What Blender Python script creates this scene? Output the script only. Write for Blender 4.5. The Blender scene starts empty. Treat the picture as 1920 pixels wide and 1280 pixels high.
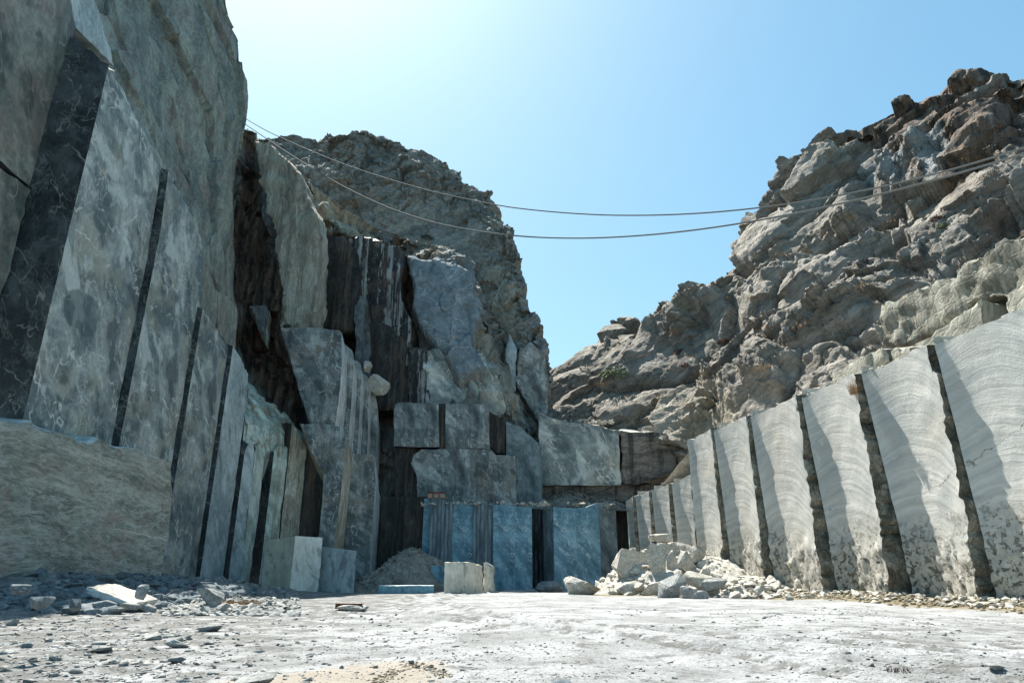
import bpy, bmesh, math, random
import numpy as np
from mathutils import Vector, Matrix

# ------------------------------------------------------------------ camera, sky, sun, exposure
SC = bpy.context.scene
F = 1251.0                       # focal length in photo pixels (photo 1920 wide)
PITCH = math.atan(430.0 / F)
CAMZ = 1.6
cam_d = bpy.data.cameras.new("camera")
cam = bpy.data.objects.new("camera", cam_d)
SC.collection.objects.link(cam)
SC.camera = cam
cam.location = (0, 0, CAMZ)
cam.rotation_euler = (math.pi / 2 + PITCH, 0, 0)
cam_d.sensor_width = 36.0
cam_d.lens = F / 1920.0 * 36.0
cam_d.clip_start = 0.1
cam_d.clip_end = 3000

SUN = Vector((-0.243, 0.441, 0.864)).normalized()
elev = math.asin(SUN.z)
azim = math.atan2(SUN.x, SUN.y)      # negative: left of the view
world = bpy.data.worlds.new("World")
SC.world = world
world.use_nodes = True
wn = world.node_tree
bg = wn.nodes["Background"]
sky = wn.nodes.new("ShaderNodeTexSky")
sky.sky_type = 'NISHITA'
sky.sun_disc = False
sky.sun_elevation = elev
sky.sun_rotation = azim
sky.air_density = 1.0
sky.dust_density = 1.1
sky.ozone_density = 1.6
# soften the glare round the sun: c / (1 + k c) per channel, leaning to cyan as a dusty sea sky does
sepc = wn.nodes.new("ShaderNodeSeparateColor"); cmbc = wn.nodes.new("ShaderNodeCombineColor")
wn.links.new(sky.outputs[0], sepc.inputs[0])
def wm(op, a, b):
    n = wn.nodes.new("ShaderNodeMath"); n.operation = op
    for i, q in enumerate((a, b)):
        if hasattr(q, "is_output"): wn.links.new(q, n.inputs[i])
        else: n.inputs[i].default_value = q
    return n.outputs[0]
for ch, (pw, kk, tt) in enumerate(((1.2, 0.09, 0.56), (1.0, 0.1, 0.92), (1.0, 0.11, 0.97))):
    c = wm('POWER', sepc.outputs[ch], pw)
    wn.links.new(wm('MULTIPLY', wm('DIVIDE', c, wm('ADD', wm('MULTIPLY', c, kk), 1.0)), tt), cmbc.inputs[ch])
wn.links.new(cmbc.outputs[0], bg.inputs[0])
bg.inputs[1].default_value = 0.13

sl = bpy.data.lights.new("sun", 'SUN')
sl.energy = 5.0
sl.angle = math.radians(0.5)
sl.color = (1.0, 0.95, 0.87)
so = bpy.data.objects.new("sun", sl)
SC.collection.objects.link(so)
so.rotation_euler = SUN.to_track_quat('Z', 'Y').to_euler()
so.location = (-40, 60, 140)

SC.view_settings.view_transform = 'Standard'
SC.view_settings.look = 'None'
SC.view_settings.gamma = 1.0
SC.view_settings.use_curve_mapping = False
SC.view_settings.exposure = 1.3
SC.cycles.max_bounces = 6
SC.cycles.diffuse_bounces = 4
SC.cycles.glossy_bounces = 2

# ------------------------------------------------------------------ projection helpers
CP, SP = math.cos(PITCH), math.sin(PITCH)

def ray(u, v):
    X = (u - 960.0) / F
    yc = (640.0 - v) / F
    return np.array([X, CP - yc * SP, SP + yc * CP])

def at(u, v, Y):                       # point seen at photo pixel (u, v) at distance Y
    d = ray(u, v)
    return d * (Y / d[1]) + np.array([0, 0, CAMZ])

def atz(u, v, z=0.0):                  # point seen at photo pixel (u, v) at height z
    d = ray(u, v)
    t = (z - CAMZ) / d[2]
    return d * t + np.array([0, 0, CAMZ])

def proj(P):                           # world -> photo pixel (used to lay out rock colour zones)
    P = np.asarray(P, float)
    x, y, z = P[..., 0], P[..., 1], P[..., 2] - CAMZ
    dep = y * CP + z * SP
    up = -y * SP + z * CP
    return 960 + F * x / dep, 640 - F * up / dep

# ------------------------------------------------------------------ vector noise
def _h(ix, iy, iz, seed):
    n = (ix.astype(np.int64) * 374761393 + iy.astype(np.int64) * 668265263 + iz.astype(np.int64) * 2147483647 + seed * 1274126177) & 0xffffffff
    n = ((n ^ (n >> 13)) * 1274126177) & 0xffffffff
    n = ((n ^ (n >> 15)) * 2246822519) & 0xffffffff
    n = n ^ (n >> 16)
    return n

def vnoise(P, seed=0):                 # gradient noise, about -1..1
    P = np.asarray(P, float)
    i = np.floor(P).astype(np.int64)
    f = P - i
    w = f * f * f * (f * (f * 6 - 15) + 10)
    out = 0
    for dx in (0, 1):
        for dy in (0, 1):
            for dz in (0, 1):
                h = _h(i[..., 0] + dx, i[..., 1] + dy, i[..., 2] + dz, seed)
                gx = ((h & 1023) / 511.5 - 1)
                gy = (((h >> 10) & 1023) / 511.5 - 1)
                gz = (((h >> 20) & 1023) / 511.5 - 1)
                d = gx * (f[..., 0] - dx) + gy * (f[..., 1] - dy) + gz * (f[..., 2] - dz)
                wx = w[..., 0] if dx else 1 - w[..., 0]
                wy = w[..., 1] if dy else 1 - w[..., 1]
                wz = w[..., 2] if dz else 1 - w[..., 2]
                out = out + d * wx * wy * wz
    return out * 1.3

def fbm(P, octv=4, seed=0, gain=0.5):
    a, s, t = 1.0, 0, 0
    P = np.asarray(P, float)
    for k in range(octv):
        s = s + a * vnoise(P * (2.03 ** k) + 17.3 * k, seed + k)
        t += a
        a *= gain
    return s / t

def billow(P, octv=4, seed=0, gain=0.5):   # puffy bulges with sharp creases, 0..1
    a, s, t = 1.0, 0, 0
    P = np.asarray(P, float)
    for k in range(octv):
        s = s + a * np.abs(vnoise(P * (2.03 ** k) + 9.1 * k, seed + k))
        t += a
        a *= gain
    return s / t

def worley(P, seed=0):                 # F1, F2 and the random value of the nearest cell
    P = np.asarray(P, float)
    i = np.floor(P).astype(np.int64)
    f1 = np.full(P.shape[:-1], 9.0); f2 = f1.copy(); idv = np.zeros(P.shape[:-1])
    for dx in (-1, 0, 1):
        for dy in (-1, 0, 1):
            for dz in (-1, 0, 1):
                cx, cy, cz = i[..., 0] + dx, i[..., 1] + dy, i[..., 2] + dz
                h = _h(cx, cy, cz, seed)
                px = cx + (h & 1023) / 1023.0
                py = cy + ((h >> 10) & 1023) / 1023.0
                pz = cz + ((h >> 20) & 1023) / 1023.0
                d = np.sqrt((px - P[..., 0]) ** 2 + (py - P[..., 1]) ** 2 + (pz - P[..., 2]) ** 2)
                rv = _h(cx, cy, cz, seed + 77) / 4294967295.0
                near = d < f1
                f2 = np.where(near, f1, np.minimum(f2, d))
                idv = np.where(near, rv, idv)
                f1 = np.where(near, d, f1)
    return f1, f2, idv

def facet(P, seed=0):
    """broken planes: every cell gets its own step and its own slant; returns step -.5..5, slant term, crack distance"""
    P = np.asarray(P, float)
    i = np.floor(P).astype(np.int64)
    f1 = np.full(P.shape[:-1], 9.0); f2 = f1.copy(); stp = np.zeros(P.shape[:-1]); sl = stp.copy()
    for dx in (-1, 0, 1):
        for dy in (-1, 0, 1):
            for dz in (-1, 0, 1):
                cx, cy, cz = i[..., 0] + dx, i[..., 1] + dy, i[..., 2] + dz
                h = _h(cx, cy, cz, seed)
                vx = P[..., 0] - cx - (h & 1023) / 1023.0
                vy = P[..., 1] - cy - ((h >> 10) & 1023) / 1023.0
                vz = P[..., 2] - cz - ((h >> 20) & 1023) / 1023.0
                d = np.abs(vx) * .55 + np.abs(vy) * .55 + np.abs(vz) * .55 + 0.5 * np.sqrt(vx * vx + vy * vy + vz * vz)
                g = _h(cx, cy, cz, seed + 77)
                near = d < f1
                f2 = np.where(near, f1, np.minimum(f2, d))
                stp = np.where(near, (g & 1023) / 1023.0 - .5, stp)
                sl = np.where(near, vx * (((g >> 10) & 255) / 127.5 - 1) + vy * (((g >> 18) & 255) / 127.5 - 1) + vz * (((g >> 24) & 127) / 63.5 - 1), sl)
                f1 = np.where(near, d, f1)
    return stp, sl, f2 - f1

def smooth(x, a, b):
    t = np.clip((x - a) / (b - a), 0, 1)
    return t * t * (3 - 2 * t)

def sdpoly(u, v, poly):                # signed distance to a polygon, > 0 inside
    poly = np.array(poly, float)
    n = len(poly)
    d = np.full(u.shape, 1e9); inside = np.zeros(u.shape, bool)
    for k in range(n):
        a, b = poly[k], poly[(k + 1) % n]
        e = b - a
        w0, w1 = u - a[0], v - a[1]
        t = np.clip((w0 * e[0] + w1 * e[1]) / (e @ e + 1e-9), 0, 1)
        d = np.minimum(d, np.hypot(w0 - e[0] * t, w1 - e[1] * t))
        c = ((a[1] > v) != (b[1] > v)) & (u < (b[0] - a[0]) * (v - a[1]) / (b[1] - a[1] + 1e-12) + a[0])
        inside ^= c
    return np.where(inside, d, -d)

# ------------------------------------------------------------------ materials
def RGB(r, g, b):
    return (r, g, b, 1.0)

class NT:
    def __init__(s, name):
        s.m = bpy.data.materials.new(name)
        s.m.use_nodes = True
        s.t = s.m.node_tree
        s.b = s.t.nodes["Principled BSDF"]
        s.b.inputs["Specular IOR Level"].default_value = 0.25
        s.tc = s.t.nodes.new("ShaderNodeTexCoord")
    def link(s, a, b):
        s.t.links.new(a, b)
    def put(s, sock, val):
        if hasattr(val, "links") or hasattr(val, "is_output"):
            s.link(val, sock)
        else:
            sock.default_value = val
    def mapping(s, vec, scale=(1, 1, 1), rot=(0, 0, 0), loc=(0, 0, 0)):
        if any(rot):                   # turn first, then stretch along the turned axes
            vec = s.mapping0(vec, (1, 1, 1), rot)
        return s.mapping0(vec, scale, (0, 0, 0), loc)
    def mapping0(s, vec, scale=(1, 1, 1), rot=(0, 0, 0), loc=(0, 0, 0)):
        n = s.t.nodes.new("ShaderNodeMapping")
        s.link(vec, n.inputs[0])
        n.inputs[1].default_value = loc; n.inputs[2].default_value = rot; n.inputs[3].default_value = scale
        return n.outputs[0]
    def noise(s, vec, scale, detail=6, rough=0.55, dist=0.0, color=False):
        n = s.t.nodes.new("ShaderNodeTexNoise")
        s.link(vec, n.inputs["Vector"])
        n.inputs["Scale"].default_value = scale; n.inputs["Detail"].default_value = detail
        n.inputs["Roughness"].default_value = rough; n.inputs["Distortion"].default_value = dist
        return n.outputs["Color" if color else "Fac"]
    def voro(s, vec, scale, feature='F1', out="Distance"):
        n = s.t.nodes.new("ShaderNodeTexVoronoi")
        n.feature = feature
        s.link(vec, n.inputs["Vector"]); n.inputs["Scale"].default_value = scale
        return n.outputs[out]
    def math(s, op, a, b=0.0, c=0.0, clamp=False):
        n = s.t.nodes.new("ShaderNodeMath"); n.operation = op; n.use_clamp = clamp
        s.put(n.inputs[0], a); s.put(n.inputs[1], b); s.put(n.inputs[2], c)
        return n.outputs[0]
    def ramp(s, f, a, b, lo=0.0, hi=1.0):
        n = s.t.nodes.new("ShaderNodeMapRange"); n.interpolation_type = 'SMOOTHSTEP'
        s.put(n.inputs["Value"], f)
        n.inputs["From Min"].default_value = a; n.inputs["From Max"].default_value = b
        n.inputs["To Min"].default_value = lo; n.inputs["To Max"].default_value = hi
        return n.outputs[0]
    def mix(s, f, a, b, mode='MIX'):
        n = s.t.nodes.new("ShaderNodeMix"); n.data_type = 'RGBA'; n.blend_type = mode
        s.put(n.inputs[0], f); s.put(n.inputs[6], a); s.put(n.inputs[7], b)
        return n.outputs[2]
    def warp(s, vec, scale, amount):
        c = s.noise(vec, scale, 3, 0.5, color=True)
        n = s.t.nodes.new("ShaderNodeVectorMath"); n.operation = 'MULTIPLY_ADD'
        s.link(c, n.inputs[0]); n.inputs[1].default_value = (amount,) * 3; s.link(vec, n.inputs[2])
        return n.outputs[0]
    def line(s, f, width):             # thin line where the noise crosses its middle
        return s.ramp(s.math('ABSOLUTE', s.math('SUBTRACT', f, 0.5)), 0.0, width, 1.0, 0.0)
    def attr(s, name):
        n = s.t.nodes.new("ShaderNodeAttribute"); n.attribute_name = name
        return n
    def bump(s, h, strength, dist, prev=None):
        n = s.t.nodes.new("ShaderNodeBump")
        s.link(h, n.inputs["Height"]); n.inputs["Strength"].default_value = strength
        n.inputs["Distance"].default_value = dist
        if prev is not None: s.link(prev, n.inputs["Normal"])
        return n.outputs[0]
    def finish(s, col, normal=None, rough=0.75):
        s.link(col, s.b.inputs["Base Color"])
        if normal is not None: s.link(normal, s.b.inputs["Normal"])
        s.put(s.b.inputs["Roughness"], rough)
        return s.m

def marble(name, A, B, vein=(0.5, 0.53, 0.5), vk=0.6, vs=0.35, streak=None, sk=0.0, ss=1.4,
           scale=0.25, tilt=0.5, rough=0.6, bump=0.5, spots=0.0, tint=None, tk=0.0, cloud=0.55, patch=None):
    """saw-cut or split marble: cloudy two-tone ground, curling light veins, vertical stains"""
    n = NT(name)
    o = n.tc.outputs["Object"]
    w = n.warp(o, 0.25, 3.2)
    wd = n.mapping(w, (1, 1, 0.4), (-0.5 if tilt else 0, tilt, 0.0))
    f = n.ramp(n.noise(wd, scale * 1.6, 8, 0.62, 0.7), 0.38, 0.66)
    col = n.mix(f, RGB(*A), RGB(*B))
    m2 = n.noise(o, scale * 9, 8, 0.7)
    col = n.mix(1.0, col, n.mix(n.ramp(m2, 0.25, 0.75), RGB(1 - cloud * .6, 1 - cloud * .6, 1 - cloud * .6), RGB(1.15, 1.15, 1.15)), 'MULTIPLY')
    if tint:
        tn = n.ramp(n.noise(o, scale * 1.1, 5, 0.6, 0.5), 0.48, 0.62)
        col = n.mix(n.math('MULTIPLY', tn, tk), col, RGB(*tint))
    # long smoky bands running down the dip
    fl = n.mapping(n.warp(o, 0.18, 2.2), (1.0, 1.0, 0.28), (-0.5 if tilt else 0, tilt, 0))
    b1 = n.noise(fl, vs * 3.4, 7, 0.62)
    col = n.mix(n.math('MULTIPLY', n.ramp(b1, 0.53, 0.62), vk * 0.8), col, RGB(*[min(1, q * 1.35) for q in B]))
    col = n.mix(n.math('MULTIPLY', n.ramp(b1, 0.36, 0.45, 1.0, 0.0), 0.75), col, RGB(*[q * 0.5 for q in A]))
    # rounded dark lenses
    dk = n.ramp(n.noise(n.warp(n.mapping(o, (1, 1, 0.7)), 0.35, 1.2), vs * 2.4, 2, 0.4), 0.62, 0.66)
    col = n.mix(n.math('MULTIPLY', dk, 0.6), col, RGB(A[0] * 0.55, A[1] * 0.62, A[2] * 0.66))
    # vein net and single long veins
    wn_ = n.warp(n.warp(n.warp(n.mapping(o, (1, 1, 0.6), (0.5, tilt * .5, 0)), 0.35, 2.0), 1.1, 0.9), 4.0, 0.2)
    e1 = n.voro(wn_, vs * 3.0, 'DISTANCE_TO_EDGE'); e2 = n.voro(wn_, vs * 9.0, 'DISTANCE_TO_EDGE')
    thin = n.ramp(n.noise(o, vs * 4, 5, 0.6), 0.3, 0.75)
    g1 = n.math('MULTIPLY', n.ramp(e1, 0.0, 0.03, 0.85, 0.0), n.ramp(n.noise(o, vs * 3.2, 4, 0.6), 0.53, 0.62))
    msk = n.ramp(n.noise(o, vs * 1.5, 4, 0.6), 0.5, 0.6)
    g2 = n.math('MULTIPLY', n.ramp(e2, 0.0, 0.09, 1.0, 0.0), n.math('MULTIPLY', msk, n.math('MULTIPLY', thin, 0.5)))
    v1 = n.math('MULTIPLY', n.line(n.noise(fl, vs * 1.3, 4, 0.5, 0.3), 0.007), n.ramp(n.noise(o, vs * 5, 4, 0.6), 0.4, 0.58))
    v4 = n.math('MULTIPLY', n.line(n.noise(fl, vs * 4.3, 6, 0.6, 0.3), 0.02), n.math('MULTIPLY', n.ramp(n.noise(o, vs * 2, 4, 0.6), 0.45, 0.58), 0.6))
    vv = n.math('MAXIMUM', n.math('MAXIMUM', g1, g2), n.math('MAXIMUM', v1, v4))
    col = n.mix(n.math('MULTIPLY', vv, vk, clamp=True), col, RGB(*vein))
    # fine scratches left by the saw, up and down
    sc_ = n.noise(n.mapping(o, (9, 9, 0.5)), 2.0, 4, 0.7)
    col = n.mix(0.35, col, n.mix(n.ramp(sc_, 0.3, 0.7), RGB(0.55, 0.55, 0.55), RGB(1.3, 1.3, 1.3)), 'MULTIPLY')
    if streak:
        sv = n.noise(n.mapping(n.warp(o, 0.5, 0.25), (1, 1, 0.035)), ss, 5, 0.65)
        lo = n.ramp(n.noise(o, 0.18, 3), 0.3, 0.7, 0.5, 1.0)
        sf = n.math('MULTIPLY', n.ramp(sv, 0.5, 0.6), n.math('MULTIPLY', lo, sk), clamp=True)
        col = n.mix(sf, col, RGB(*streak))
    if spots:
        sp = n.ramp(n.noise(o, 1.6, 6, 0.7, 1.0), 0.6, 0.68)
        col = n.mix(n.math('MULTIPLY', sp, spots), col, RGB(0.13, 0.085, 0.05))
    if patch:                          # a smooth dark lens in the stone
        px_, pz_, rx_, rz_ = patch
        su = n.t.nodes.new("ShaderNodeSeparateXYZ"); n.link(n.warp(n.warp(n.tc.outputs["UV"], 0.7, 1.6), 3.0, 0.25), su.inputs[0])
        ex = n.math('DIVIDE', n.math('SUBTRACT', su.outputs[0], px_), rx_)
        ez = n.math('DIVIDE', n.math('SUBTRACT', su.outputs[1], pz_), rz_)
        rr = n.math('ADD', n.math('POWER', n.math('ABSOLUTE', ex), 2.6), n.math('POWER', n.math('ABSOLUTE', ez), 2.6))
        lens = n.mix(n.ramp(n.noise(n.mapping(o, (3, 3, 0.3)), 2.0, 5), 0.6, 0.7), RGB(0.075, 0.1, 0.1), RGB(0.3, 0.31, 0.28))
        col = n.mix(n.ramp(rr, 0.7, 1.2, 0.62, 0.0), col, lens)
    h = n.math('ADD', n.noise(o, 2.5, 8, 0.65), n.math('MULTIPLY', n.noise(n.mapping(o, (6, 6, 0.6)), 2.5, 5, 0.7), 0.5))
    nb = n.bump(h, 1.0, 0.06 * bump)
    nb = n.bump(n.noise(o, 22, 4, 0.7), 0.6, 0.012 * bump + 0.004, nb)
    return n.finish(col, nb, rough)

def natural(name, A, B, C, dark=0.35, strata=(0.5, 0.35, 0), scale=0.12, bump=1.0, streak=None, sk=0.0, zones=False, spots=0.3, pit=0.0, veins=0.0, grain=(0.7, 0.7, 2.2), crack=False):
    """weathered rock face: bedded tone changes, cracks, pits; zones adds mapped mineral stains and painted hill shade"""
    n = NT(name)
    o = n.tc.outputs["Object"]
    w = n.warp(o, 0.22, 2.4)
    bed = n.mapping(w, (grain[0] * .65, grain[1] * .65, grain[2]), strata)
    f = n.ramp(n.noise(bed, scale * 1.5, 9, 0.65, 0.3), 0.36, 0.64)
    col = n.mix(f, RGB(*A), RGB(*B))
    f2 = n.ramp(n.noise(o, scale * 1.1, 6, 0.6, 0.8), 0.5, 0.68)
    col = n.mix(n.math('MULTIPLY', f2, 0.75), col, RGB(*C))
    m2 = n.noise(n.mapping(w, (grain[0] * 1.1, grain[1] * 1.1, grain[2] * 0.8), strata), scale * 10, 9, 0.72)
    col = n.mix(1.0, col, n.mix(n.ramp(m2, 0.28, 0.7), RGB(1 - dark, 1 - dark, 1 - dark), RGB(1.28, 1.27, 1.25)), 'MULTIPLY')
    if spots:
        sp = n.ramp(n.noise(o, 0.7, 7, 0.75, 0.8), 0.6, 0.7)
        col = n.mix(n.math('MULTIPLY', sp, spots), col, RGB(0.22, 0.12, 0.06))
    if streak:
        sv = n.noise(n.mapping(n.warp(o, 0.5, 0.4), (1, 1, 0.05)), 1.3, 6, 0.65)
        col = n.mix(n.math('MULTIPLY', n.ramp(sv, 0.5, 0.62), sk, clamp=True), col, RGB(*streak))
    if crack:
        su = n.t.nodes.new("ShaderNodeSeparateXYZ"); n.link(n.tc.outputs["UV"], su.inputs[0])
        cz = n.math('ADD', n.math('MULTIPLY', su.outputs[0], 0.09), su.outputs[1])
        cz = n.math('ADD', n.math('SUBTRACT', cz, 5.34), n.math('MULTIPLY', n.math('SUBTRACT', n.noise(o, 1.2, 6, 0.6), 0.5), 0.35))
        cl = n.math('MULTIPLY', n.ramp(n.math('ABSOLUTE', cz), 0.02, 0.07, 1.0, 0.0), n.ramp(su.outputs[0], 14.5, 17.0))
        col = n.mix(n.math('MULTIPLY', cl, 0.8), col, RGB(0.6, 0.56, 0.48))
    if veins:
        wv = n.warp(n.mapping(o, (0.5, 0.5, 1.4), strata), 0.5, 1.6)
        vv = n.math('MAXIMUM', n.line(n.noise(wv, 0.35, 7, 0.62, 1.0), 0.02), n.math('MULTIPLY', n.line(n.noise(wv, 1.1, 6, 0.6, 1.2), 0.03), 0.5))
        col = n.mix(n.math('MULTIPLY', vv, veins), col, RGB(0.5, 0.5, 0.46))
    if zones:
        z = n.attr("zones")
        sep = n.t.nodes.new("ShaderNodeSeparateColor"); n.link(z.outputs["Color"], sep.inputs[0])
        vs_ = n.noise(n.mapping(n.warp(o, 0.6, 0.3), (1, 1, 0.04)), 1.1, 6, 0.65)
        # R: black and brown water stains; on the hill, dark rock and painted shade
        st = n.mix(n.ramp(vs_, 0.4, 0.56), RGB(0.02, 0.018, 0.016), RGB(0.15, 0.1, 0.07))
        st = n.mix(n.ramp(vs_, 0.58, 0.64), st, RGB(0.2, 0.185, 0.165))
        col = n.mix(sep.outputs[0], col, st)
        # G: ochre, pale split rock
        oc = n.mix(n.ramp(n.noise(n.mapping(o, (1, 1, 0.2)), 0.9, 7, 0.7), 0.35, 0.65), RGB(0.2, 0.175, 0.13), RGB(0.46, 0.42, 0.33))
        col = n.mix(sep.outputs[1], col, oc)
        # B: blue grey clean rock
        v = n.line(n.noise(w, 0.22, 7, 0.6, 0.8), 0.015)
        bl = n.mix(n.ramp(n.noise(o, 0.8, 8, 0.7), 0.3, 0.7), RGB(0.11, 0.14, 0.155), RGB(0.26, 0.3, 0.315))
        bl = n.mix(n.math('MULTIPLY', v, 0.7), bl, RGB(0.42, 0.46, 0.48))
        col = n.mix(sep.outputs[2], col, bl)
    h = n.noise(n.mapping(w, grain, strata), 0.9, 10, 0.68)
    cr = n.voro(n.warp(n.mapping(o, (1, 1, 1.8), strata), 0.9, 1.2), 0.9, 'DISTANCE_TO_EDGE')
    h = n.math('ADD', h, n.math('MULTIPLY', n.ramp(cr, 0.0, 0.12), 0.25))
    if pit:
        h = n.math('ADD', h, n.math('MULTIPLY', n.ramp(n.noise(o, 2.2, 5, 0.6), 0.35, 0.55), pit))
    nb = n.bump(h, 1.0, 0.28 * bump)
    nb = n.bump(n.noise(o, 9, 6, 0.7), 0.8, 0.05 * bump, nb)
    return n.finish(col, nb, 0.9)

M = {}
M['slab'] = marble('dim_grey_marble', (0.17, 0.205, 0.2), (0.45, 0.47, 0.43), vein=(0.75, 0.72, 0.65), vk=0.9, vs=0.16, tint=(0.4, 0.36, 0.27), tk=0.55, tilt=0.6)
M['slab_olive'] = marble('dim_olive_grey_marble', (0.12, 0.135, 0.12), (0.28, 0.285, 0.24), vein=(0.45, 0.43, 0.37), vk=0.5, vs=0.14, tint=(0.24, 0.185, 0.155), tk=0.6, tilt=0.5)
M['slab_lens'] = marble('dim_grey_marble_with_lens', (0.17, 0.205, 0.2), (0.45, 0.47, 0.43), vein=(0.75, 0.72, 0.65), vk=0.9, vs=0.15, tint=(0.4, 0.36, 0.27), tk=0.55, tilt=0.6, patch=(3.6, 17.2, 1.7, 1.35))
M['slab_shade'] = marble('shade_toned_marble', (0.022, 0.03, 0.033), (0.075, 0.09, 0.092), vein=(0.34, 0.35, 0.33), vk=0.6, vs=0.2, rough=0.5)  # marble toned down for the near faces, shade painted into its colour
M['slab_blue'] = marble('pale_blue_marble', (0.34, 0.4, 0.4), (0.58, 0.62, 0.59), vein=(0.75, 0.75, 0.71), vk=0.6, vs=0.2, tilt=0.3)
M['slab_green'] = marble('green_white_marble', (0.36, 0.42, 0.36), (0.66, 0.7, 0.6), vein=(0.8, 0.8, 0.73), vk=0.6, vs=0.25, streak=(0.24, 0.165, 0.095), sk=0.8, tilt=0.2)
M['stripe'] = marble('brown_striped_marble', (0.45, 0.4, 0.3), (0.74, 0.7, 0.58), vk=0.1, streak=(0.2, 0.115, 0.06), sk=0.95, ss=3.0, tilt=0, scale=0.4)
M['stripe_pale'] = marble('pale_striped_marble', (0.6, 0.63, 0.61), (0.82, 0.82, 0.77), vk=0.2, streak=(0.3, 0.22, 0.15), sk=0.7, ss=3.5, tilt=0)  # pale ground colour carries bounce light on side faces; streaks are stains
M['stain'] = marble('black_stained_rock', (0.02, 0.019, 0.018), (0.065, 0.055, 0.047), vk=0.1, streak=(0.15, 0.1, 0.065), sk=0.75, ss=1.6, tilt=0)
M['wall_grey'] = marble('grey_veined_marble', (0.11, 0.135, 0.135), (0.31, 0.335, 0.32), vein=(0.66, 0.66, 0.62), vk=0.85, vs=0.24, tint=(0.27, 0.215, 0.16), tk=0.6, streak=(0.07, 0.05, 0.038), sk=0.4)
M['wall_blue'] = marble('blue_marble', (0.105, 0.225, 0.29), (0.2, 0.35, 0.425), vein=(0.6, 0.68, 0.71), vk=0.7, vs=0.36, streak=(0.08, 0.11, 0.13), sk=0.15, cloud=0.35, tilt=0.8)
M['wall_teal'] = marble('dull_teal_marble', (0.1, 0.135, 0.145), (0.22, 0.27, 0.275), vein=(0.46, 0.5, 0.5), vk=0.5, vs=0.25, streak=(0.05, 0.055, 0.06), sk=0.3)
M['block_green'] = marble('olive_cut_marble', (0.42, 0.42, 0.34), (0.56, 0.56, 0.46), vk=0.25, bump=0.3, cloud=0.25)
M['block_light'] = marble('pale_cut_marble', (0.6, 0.62, 0.56), (0.75, 0.76, 0.7), vk=0.2, bump=0.3, cloud=0.2)
M['block_blue'] = marble('blue_grey_cut_marble', (0.36, 0.42, 0.44), (0.52, 0.57, 0.58), vein=(0.55, 0.6, 0.6), vk=0.35, bump=0.3, cloud=0.25)
M['block_cream'] = marble('cream_split_marble', (0.55, 0.52, 0.43), (0.72, 0.69, 0.6), vk=0.1, bump=1.2, cloud=0.3, streak=None)
M['block_teal'] = marble('teal_cut_marble', (0.11, 0.24, 0.31), (0.16, 0.32, 0.4), vk=0.3, bump=0.3, cloud=0.3)
M['olive_face'] = natural('olive_split_rock', (0.185, 0.195, 0.165), (0.4, 0.4, 0.335), (0.33, 0.265, 0.225), dark=0.42, strata=(0.1, -0.22, 0), scale=0.3, bump=0.3, spots=0.75, veins=0.6, crack=True, grain=(0.55, 0.55, 2.4))
M['upper'] = natural('tall_olive_cliff_rock', (0.15, 0.165, 0.145), (0.34, 0.335, 0.27), (0.27, 0.2, 0.175), dark=0.42, strata=(0.25, 0.25, 0.3), scale=0.22, bump=0.4, streak=(0.1, 0.075, 0.065), sk=0.45, spots=0.35, grain=(2.4, 2.4, 0.3), veins=0.25)
M['mid'] = natural('middle_cliff_rock', (0.14, 0.145, 0.14), (0.31, 0.3, 0.26), (0.25, 0.21, 0.165), zones=True, bump=0.6, strata=(0.15, 0.25, 0), grain=(1.6, 1.6, 0.45), dark=0.45, streak=(0.05, 0.042, 0.035), sk=0.5)
M['mountain'] = natural('pitted_hill_rock', (0.185, 0.19, 0.175), (0.33, 0.33, 0.295), (0.26, 0.235, 0.205), zones=True, pit=0.7, dark=0.3, bump=0.7, strata=(0.2, 0.4, 0))
M['hill'] = natural('layered_hill_rock', (0.145, 0.136, 0.118), (0.3, 0.28, 0.25), (0.205, 0.19, 0.15), zones=True, dark=0.42, strata=(0.0, 0.55, 0.0), bump=0.8, spots=0.45, grain=(0.5, 0.5, 2.4))
M['fluted'] = natural('ochre_fluted_rock', (0.22, 0.2, 0.155), (0.46, 0.43, 0.35), (0.3, 0.24, 0.19), dark=0.4, strata=(0.05, 0.05, 0), scale=0.25, bump=0.35, streak=(0.13, 0.09, 0.075), sk=0.6, grain=(3, 3, 0.25))
M['streaky'] = marble('black_and_white_streaked_rock', (0.014, 0.013, 0.013), (0.05, 0.045, 0.04), vk=0.2, streak=(0.4, 0.4, 0.38), sk=0.9, ss=1.7, tint=(0.1, 0.065, 0.045), tk=0.7, tilt=0)
M['bluegrey'] = natural('blue_grey_clean_rock', (0.16, 0.2, 0.22), (0.36, 0.41, 0.43), (0.25, 0.27, 0.27), dark=0.35, strata=(0.2, 0.5, 0), scale=0.25, bump=0.4, spots=0.1, veins=0.7, grain=(1.4, 1.4, 0.7))
M['gully'] = marble('dull_stained_marble', (0.07, 0.085, 0.09), (0.17, 0.185, 0.185), vein=(0.35, 0.36, 0.35), vk=0.4, streak=(0.05, 0.035, 0.025), sk=0.8)
M['olive_cut'] = natural('olive_streaked_cut_rock', (0.12, 0.122, 0.1), (0.25, 0.245, 0.205), (0.19, 0.16, 0.13), dark=0.5, strata=(0.1, 0.1, 0), scale=0.25, bump=0.35, streak=(0.42, 0.42, 0.36), sk=0.5, spots=0.3, grain=(2.6, 2.6, 0.3))
M['ledge'] = natural('pale_ledge_rock', (0.25, 0.25, 0.21), (0.37, 0.365, 0.31), (0.27, 0.24, 0.19), dark=0.35, scale=0.3, bump=0.3, spots=0.3, veins=0.2)
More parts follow.
